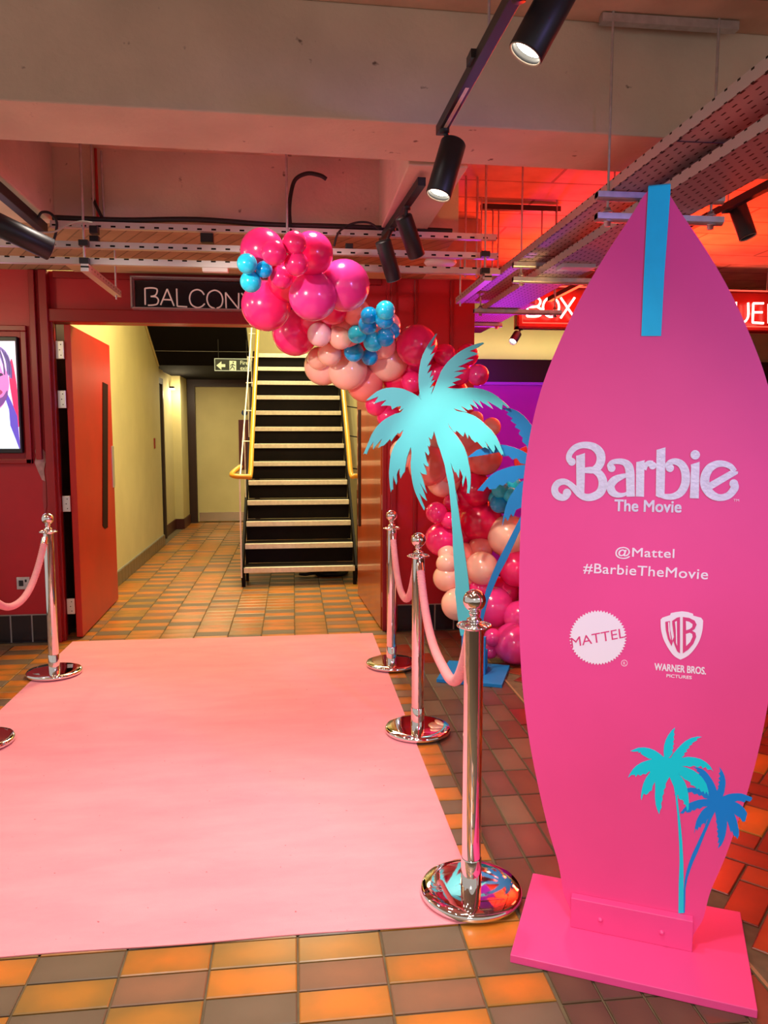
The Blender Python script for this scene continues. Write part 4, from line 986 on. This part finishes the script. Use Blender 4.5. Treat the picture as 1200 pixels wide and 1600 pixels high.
put_text(k, 'R', SP(*h6(486, 438)), SP(*h6(497, 439)), SP(*h6(486, 423))); k.build('registered_mark', WPR, sb)
k = MB()
poly(k, catmull([(768, 413), (735, 393), (705, 352), (684, 310), (672, 262), (670, 215)], 4) + [(680, 205), (717, 193), (721, 183), (745, 178), (775, 174), (805, 178), (830, 186), (832, 196), (870, 206), (879, 218)] + catmull([(880, 222), (876, 270), (862, 318), (836, 362), (805, 394), (768, 413)], 4), f=h6)
k.build('shield_emblem', WPR, sb)
k = MB()
def st6(pts, lift=.0022): stroke(k, pts, lift, h6, 5, False)
# W and B set in pink inside the shield
poly(k, [(693, 226), (716, 222), (717, 262), (728, 320), (736, 300), (728, 240), (727, 222), (750, 206), (766, 202), (766, 382), (752, 372), (741, 345), (732, 320), (724, 346), (706, 310), (696, 268)], .0024, h6)
k.build('shield_letter', PPR, sb)
k = MB(); poly(k, [(741, 226), (750, 222), (752, 345), (746, 330), (745, 270)], .0034, h6); poly(k, [(707, 228), (713, 228), (716, 280), (722, 318), (716, 305), (709, 270)], .0034, h6); k.build('shield_letter_gap', WPR, sb)
k = MB(); poly(k, [(780, 202), (812, 207), (838, 220), (848, 240), (838, 262), (826, 270), (842, 280), (846, 300), (832, 334), (808, 362), (780, 382)], .0024, h6); k.build('shield_letter', PPR, sb)
k = MB(); poly(k, [(795, 222), (812, 226), (828, 238), (826, 252), (814, 262), (796, 268)], .0034, h6); poly(k, [(795, 286), (814, 280), (826, 286), (828, 300), (816, 326), (796, 346)], .0034, h6); k.build('shield_letter_gap', WPR, sb)
TXT('studio_lettering', 'WARNER BROS.', h6(640, 464), h6(893, 486), h6(641, 430), WPR, .03)
TXT('studio_lettering', 'PICTURES', h6(699, 499), h6(823, 509), h6(700, 484), WPR, .03)
# printed palms
def p2b(p):
    x, y = p; X_ = 1037.5 + (x - 680) * .587 + 1.5; Y_ = 1197 + (y - 640) * (.50 if y < 800 else .50)
    if y > 800:
        X_ = X_ - (y - 800) * .115; Y_ = 1277 + (y - 800) * .62
    return X_, Y_
BLP = mat('blue vinyl print', srgb(10, 132, 222), .4); CYP = mat('cyan vinyl print', srgb(0, 214, 234), .4)
flat('palm_print', BLP, [BP_], .0010)
CY = S(zb_, "480,345 498,330 505,318 515,300 508,290 520,268 512,262 523,240 515,228 525,205 518,195 527,172 520,160 530,124 505,145 480,180 462,215 450,255 447,300 450,338 415,310 385,290 350,276 310,268 265,270 235,282 208,294 232,298 268,296 262,306 285,302 282,312 300,325 340,348 368,350 320,365 285,378 250,400 225,425 205,455 190,486 215,466 240,465 245,480 262,462 280,472 300,458 318,462 345,438 350,445 318,490 300,530 290,570 283,620 288,650 298,612 306,600 320,610 335,600 345,585 362,578 368,545 385,515 386,560 384,620 390,680 402,720 416,750 420,725 433,700 430,670 440,645 438,620 450,598 448,575 462,555 462,530 475,505 490,480 505,515 520,550 532,620 545,740 553,850 560,980 562,1100 556,1250 554,1462 592,1462 592,1250 590,1100 582,950 572,840 560,740 548,640 545,600 556,622 552,632 575,648 580,640 595,665 590,675 605,680 612,700 616,725 628,715 630,660 626,610 618,565 602,520 580,485 556,462 575,475 600,500 612,502 640,520 642,538 668,545 690,570 700,560 720,590 735,582 745,605 755,585 772,618 770,580 755,530 730,490 700,460 665,435 620,415 575,403 615,402 640,408 665,398 690,412 718,400 728,420 750,408 765,430 790,425 806,442 785,405 755,375 715,352 670,340 625,336 575,342 600,320 592,312 618,295 608,288 635,268 628,260 655,245 650,238 690,215 685,206 722,192 690,190 645,200 605,222 570,252 540,285 515,315 500,342")
flat('palm_print', CYP, [CY], .0018)

# ------------------------------------------------------------------ track lights
def spot(name, base, aim, L, R_, label, lit=True, group='black track spotlights', parent_pt=None, energy=0, lcol=WARM, sp=70):
    base = Vector(base); ax = (Vector(aim) - base).normalized()
    t = thing('track_spotlight', label, 'spotlight', tuple(base), group)
    prof = [(0, 0), (R_ * .9, 0), (R_, .006), (R_, L - .004), (R_ * .96, L), (R_ * .9, L - .002), (R_ * .86, L - .012), (R_ * .8, L - .03)]
    MB().lathe(prof, base, ax, 32).build('lamp_body', BLACK, t)
    MB().lathe([(R_ * .93, L + .0005), (R_ * .99, L - .004), (R_ * .93, L + .0015), (R_ * .86, L - .004)], base, ax, 32).build('rim', mat('pale rim', (.6, .52, .42, 1), .4), t)
    MB().lathe([(0, L - .016), (R_ * .8, L - .02)], base, ax, 24).build('lens', GLOW if lit else GLASSD, t)
    if parent_pt is not None:
        pp = Vector(parent_pt); s_ = base + ax * L * .12
        MB().tube([pp, pp + (s_ - pp) * .5 + Vector((0, 0, -.004)), s_], .009, 8).lathe([(0, 0), (.018, 0), (.018, .03), (0, .03)], pp + Vector((0, 0, -.012)), (0, 0, 1), 16).build('swivel_arm', BLACK, t)
    if lit and energy:
        l = light('spot_beam', 'SPOT', tuple(base + ax * (L + .01)), energy, lcol, tuple(base + ax * (L + 1)), size=R_ * .6, spot=sp, blend=.7)
    return t
def pw(x, y, Y): return at(x, y, Y=Y)
# first track
t1 = thing('lighting_track', 'long black lighting track running overhead from the top edge', 'light track', (.556, 1.6, 2.59))
MB().bar((.60, .2, 2.605), (.542, 2.86, 2.605), .034, .034).build('rail', BLACK, t1, bevel=.002)
MB().bar((.588, .9, 2.60), (.5445, 2.78, 2.588), .012, .004).build('conductor_strip', ALU, t1)
for y_ in (.6, 2.2): MB().tube([(.59 - .018 * y_, y_, 2.62), (.59 - .018 * y_, y_, 3.05)], .004, 6).build('hanger', STEEL, t1)
MB().box(.524, .542, 2.30, 2.36, 2.60, 2.625).build('track_clip', BLACK, t1)
spot('a', pw(709, 222, 2.80), pw(683, 312, 2.77), .205, .0455, 'lit black spotlight at the near end of overhead track', energy=38, parent_pt=(.545, 2.80, 2.585))
spot('b', pw(884, -32, 1.95), pw(832, 64, 1.96), .20, .046, 'large lit black spotlight at the top edge of view', energy=30, parent_pt=(.562, 1.95, 2.585))
# second track
t2 = thing('lighting_track', 'short black track with two unlit spots, over the balloons', 'light track', (.535, 4.0, 2.59))
MB().bar((.568, 3.42, 2.605), (.512, 4.44, 2.605), .036, .036).build('rail', BLACK, t2, bevel=.002)
for y_ in (3.6, 4.15): MB().tube([(.56, y_, 2.62), (.56, y_, 2.65)], .006, 6).build('hanger', STEEL, t2)
spot('c', pw(630, 338, 3.75), pw(652, 402, 3.83), .20, .042, 'black spot aimed at balloons, right one of two on short track', True, parent_pt=(.55, 3.74, 2.585), energy=60, sp=50)
spot('d', pw(598, 376, 4.10), pw(615, 434, 4.17), .21, .042, 'black spot aimed at balloons, left one of two on short track', True, parent_pt=(.53, 4.13, 2.585), energy=40, sp=50)
# left track
t3 = thing('lighting_track', 'black track crossing the ceiling at the left edge', 'light track', (-1.3, 4.0, 2.59))
MB().bar((-1.285, 3.3, 2.60), (-1.305, 4.40, 2.60), .045, .05).build('rail', BLACK, t3, bevel=.003)
spot('e', pw(-30, 338, 3.60), pw(62, 382, 3.72), .30, .050, 'black spotlight pointing right at the left edge', True, parent_pt=(-1.29, 3.62, 2.58), energy=8)
# right track
t4 = thing('lighting_track', 'black track under the red ceiling, right of the surfboard', 'light track', (2.087, 4.0, 2.59))
MB().bar((2.086, 2.4, 2.60), (2.087, 6.2, 2.60), .036, .036).build('rail', BLACK, t4, bevel=.002)
for y_ in (3.6, 5.2): MB().tube([(2.087, y_, 2.62), (2.087, y_, 3.05)], .004, 6).build('hanger', STEEL, t4)
spot('f', pw(1152, 322, 3.62), pw(1170, 374, 3.58), .165, .042, 'unlit black spot under the red ceiling at far right', False, parent_pt=(2.087, 3.62, 2.585))
spot('g', pw(809, 521, 6.97), pw(799, 537, 6.9), .12, .038, 'small lit spot below the red neon sign', True, parent_pt=(pw(814, 512, 6.99).x, 6.99, 2.468))

# ------------------------------------------------------------------ perforated cable trays
def tray(x0, x1, y0, y1, z, label):
    t = thing('cable_tray', label, 'cable tray', ((x0 + x1) / 2, (y0 + y1) / 2, z), 'perforated cable trays running away overhead')
    MB().box(x0, x1, y0, y1, z, z + .003).build('tray_base', TRAYB, t)
    for x in (x0, x1): MB().box(x - .002, x + .002, y0, y1, z, z + .038).box(x - (.0 if x == x0 else .012), x + (.012 if x == x0 else 0), y0, y1, z + .036, z + .038).build('side_lip', LIPY, t)
    return t
tray(1.185, 1.40, 1.2, 5.35, 2.415, 'left one of two perforated trays running to the sign')
tray(1.285, 1.50, 1.2, 5.35, 2.338, 'right one of two perforated trays, over the surfboard')
for yy in (2.35, 3.9): MB().box(1.187, 1.398, yy, yy + .004, 2.413, 2.4155).build('joint_line', BLACK, bpy.data.objects['cable_tray'])
def strut_hanger(y_, xa, xb, z1, z2, label, top=3.05, plate=False):
    t = thing('strut_hanger', label, 'bracket', ((xa + xb) / 2, y_, z2), 'threaded rod strut hangers')
    for z_ in ((z1, z2) if z1 else (z2,)):
        MB().box(xa, xb, y_ - .02, y_ + .02, z_ - .0105, z_ + .0105).tube([(xa, y_, z_ - .004), (xb, y_, z_ - .004)], .017, 10).build('strut', STEEL, t)
    for x_ in (xa + .045, xb - .045):
        MB().tube([(x_, y_, z2 - .035), (x_, y_, top)], .0052, 8).build('threaded_rod', STEEL, t)
        MB().lathe([(0, -.034), (.012, -.034), (.012, -.020), (.02, -.020), (.02, -.016), (0, -.016)], (x_, y_, z2), n=6).build('nut', STEEL, t)
        MB().lathe([(.0, .016), (.02, .016), (.02, .02), (.012, .02), (.012, .032), (0, .032)], (x_, y_, z2), n=6).build('nut', STEEL, t)
    return t
sh = strut_hanger(2.86, 1.135, 1.635, 2.402, 2.325, 'nearest strut hanger, seen either side of the board tip')
b0 = at(957, 46, Z=3.03); b1 = at(1150, 66, Z=3.03)
MB().bar((1.14, 2.875, 3.03), (1.67, 2.875, 3.03), .035, .03).build('ceiling_channel', STEEL, sh)
strut_hanger(4.05, 1.16, 1.75, 2.402, 2.325, 'second strut hanger, left of the surfboard nose')
strut_hanger(5.10, 1.20, 1.80, None, 2.325, 'third strut hanger, in the purple light')
strut_hanger(6.3, 1.40, 1.72, None, 2.405, 'farthest strut hanger below the purple trays')
# purple lit low tray behind
tray(1.40, 1.70, 5.36, 6.95, 2.42, 'purple lit perforated tray beyond the red wall end')

# ------------------------------------------------------------------ slotted channels across
def channel(xa, xb, y_, z_, label, tilt=0.0):
    k = MB().box(xa, xb, y_ - .002, y_ + .002, z_, z_ + .033).box(xa, xb, y_, y_ + .035, z_, z_ + .003)
    o = k.build('slotted_channel', LIPX)
    return tag(o, label, 'cable channel', 'slotted channels crossing above the doorway')
yC = 4.36
zc = lambda x, y: at(x, y, Y=yC).z
channel(-1.26, 1.155, yC, 2.600, 'topmost slotted steel channel crossing below the beam')
channel(-1.55, 1.155, yC - .03, 2.490, 'middle slotted steel channel crossing below the beam')
channel(-1.90, 1.160, yC - .06, 2.400, 'lowest slotted steel channel, just above the neon sign')
def droprod(x, y_, z0, z1, label, clamps=()):
    t = thing('hanging_rod', label, 'rod', (x, y_, z0), 'rods holding the slotted channels')
    MB().tube([(x, y_, z0), (x, y_, z1)], .0065, 8).build('threaded_rod', STEEL, t)
    for z_ in clamps:
        MB().box(x - .024, x + .024, y_ - .02, y_ + .02, z_ - .018, z_ + .012).build('clamp', BLACK, t, bevel=.002)
    MB().lathe([(0, -.02), (.014, -.02), (.014, 0), (0, 0)], (x, y_, z0), n=6).build('nut', STEEL, t)
def xat(px, Y_, z_): 
    r = ray(px, 400); return (r.x / r.y) * Y_
yR = yC - .10
xl = at(132, 400, Y=yR).x; xr = at(758, 410, Y=yR).x
droprod(xl, yR, 2.385, 3.05, 'left rod clamped to the slotted channels', (2.50, 2.41))
droprod(xr, yR, 2.385, 3.05, 'right rod clamped to the slotted channels', (2.50, 2.41))
droprod(at(147, 350, Y=4.42).x, 4.42, 2.55, 3.05, 'thin rear rod beside the left clamped rod', (2.56,))
droprod(at(448, 300, Y=4.30).x, 4.30, 2.56, 3.05, 'rod dropping behind the top of the balloons')
for (pxs, lab) in (((133, 400), 'left slotted cross arm reaching back to the wall'), ((762, 408), 'right slotted cross arm reaching back to the wall')):
    a = at(*pxs, Y=yR); 
    k = MB().box(a.x - .02, a.x + .02, yR - .02, yR + .75, 2.352, 2.390)
    o = tag(k.build('cross_arm', LIPY), lab, 'bracket', 'slotted cross arms')
    tt = MB().tube([(a.x, yR + .70, 2.33), (a.x, yR + .70, 2.65)], .006, 8).build('threaded_rod', STEEL, o)
for (x0, x1, y_, lab) in ((735, 775, 4.2, 'x'),): pass
# back rods in the red bay and the header bar
hb = thing('rod_rail', 'dark horizontal rail with rods below the red ceiling', 'rail', (1.45, 5.2, 2.9))
a = at(752, 284, Y=5.2); b = at(876, 288, Y=5.2)
a.z = min(a.z, 3.02)
zr = a.z
MB().bar((a.x, 5.2, zr), (b.x, 5.2, zr), .04, .035).build('rail', mat('dark bronze rail', srgb(84, 50, 40), .5), hb)
for px in (771, 780, 848, 870):
    x_ = at(px, 290, Y=5.2).x; MB().tube([(x_, 5.2, zr), (x_, 5.2, 2.46)], .006, 6).build('threaded_rod', STEEL, hb)
for px in (728, 746):
    x_ = at(px, 300, Y=4.7).x; 
    tag(MB().tube([(x_, 4.7, 2.46), (x_, 4.7, 3.05)], .007, 6).build('threaded_rod', STEEL), 'thin threaded rod hanging %s the beam end from the slab' % ('right beside' if px == 728 else 'a little right of'), 'rod', 'loose threaded rods')

# ------------------------------------------------------------------ cables and small fittings overhead
def cable(name, pts, r, m, label, cat='cable'):
    o = MB().tube(catmull([tuple(p) for p in pts], 6), r, 8).build(name, m); return tag(o, label, cat)
CB = mat('black cable', (.012, .01, .012, 1), .5)
cable('cable_bundle', [(-1.25, yC + .02, 2.652), (-.9, yC + .02, 2.650), (-.5, yC + .02, 2.665), (-.1, yC + .02, 2.650), (.3, yC + .02, 2.652), (.9, yC + .02, 2.646)], .015, CB, 'black cable bundle lying along the topmost slotted channel')
cable('cable', [pw(455, 365, 4.36), pw(452, 330, 4.4), pw(455, 300, 4.42), pw(462, 280, 4.42), pw(480, 271, 4.40), pw(500, 274, 4.38), pw(510, 280, 4.38)], .011, CB, 'thick black cable hooking right above the balloons')
cable('cable', [pw(522, 385, 4.3), pw(530, 362, 4.3), pw(552, 349, 4.3), pw(576, 348, 4.3), pw(592, 358, 4.3)], .006, CB, 'thin dark cable looping right of the balloons by the spots')
cable('cable', [pw(60, 340, 4.2), pw(65, 332, 4.2), pw(78, 333, 4.2), pw(88, 345, 4.2), pw(88, 360, 4.2), pw(84, 376, 4.2)], .007, CB, 'black cable loop at the left end of the channels')
cable('cable', [pw(60, 363, 4.15), pw(85, 362, 4.15), pw(105, 352, 4.15), pw(125, 346, 4.15), pw(145, 348, 4.15)], .005, mat('grey cable', srgb(170, 160, 150), .5), 'pale grey cable drooping across the left channels')
cable('cable', [pw(149, 232, 4.46), pw(151, 290, 4.46), pw(153, 345, 4.46)], .008, mat('red cable', srgb(168, 30, 20), .5), 'red cable running down the left beam face')
cable('cable', [pw(145, 310, 4.44), pw(152, 325, 4.40), pw(162, 345, 4.38)], .009, CB, 'short black cable stub beside the red cable')
cable('conduit', [pw(158, 236, 4.47), pw(160, 290, 4.47), pw(163, 345, 4.47)], .006, STEEL, 'thin steel conduit on the left beam face')
def fitting(name, x0, y0, x1, y1, Y_, dep, m, label, cat):
    a = at(x0, y1, Y=Y_); b = at(x1, y0, Y=Y_)
    return tag(MB().box(a.x, b.x, Y_, Y_ + dep, a.z, b.z).build(name, m, bevel=.004), label, cat)
jb = fitting('junction_box', 139, 352, 152, 364, 4.30, .05, BLACK, 'small black junction box hung on the left channels', 'junction box')
jb2 = fitting('junction_box', 540, 380, 552, 389, 4.36, .05, BLACK, 'small black box on the middle channel right of the balloons', 'junction box')
jb3 = fitting('junction_box', 313, 362, 333, 378, 4.40, .05, BLACK, 'black box on the middle channel above the neon sign', 'junction box')
fitting('emergency_light', 316, 413, 356, 424, 4.31, .04, WHITE, 'white emergency light box under the soffit above neon sign', 'lamp')
o = at(683, 414, Y=4.6)
dm = thing('ceiling_dome', 'white oval dome fitting on the lowest channel, right of balloons', 'lamp', (o.x, 4.5, o.z - .02))
MB().lathe([(0, 0), (.085, 0), (.095, .012), (.088, .028), (.05, .036), (0, .038)], (o.x, 4.5, o.z - .02), n=24).build('dome', WHITE, dm)
fitting('tray_light', 880, 406, 932, 417, 3.7, .10, mat('pale blue grey lamp body', srgb(190, 196, 214), .4), 'pale box lamp fixed under the trays left of the board', 'lamp')
tl_ = MB().bar((1.54, 2.93, 2.43), (1.66, 2.93, 2.43), .06, .04).build('tray_light', MATS['pale blue grey lamp body'], bevel=.003)
tag(tl_, 'pale box lamp clipped to the right-hand tray at far right', 'lamp')
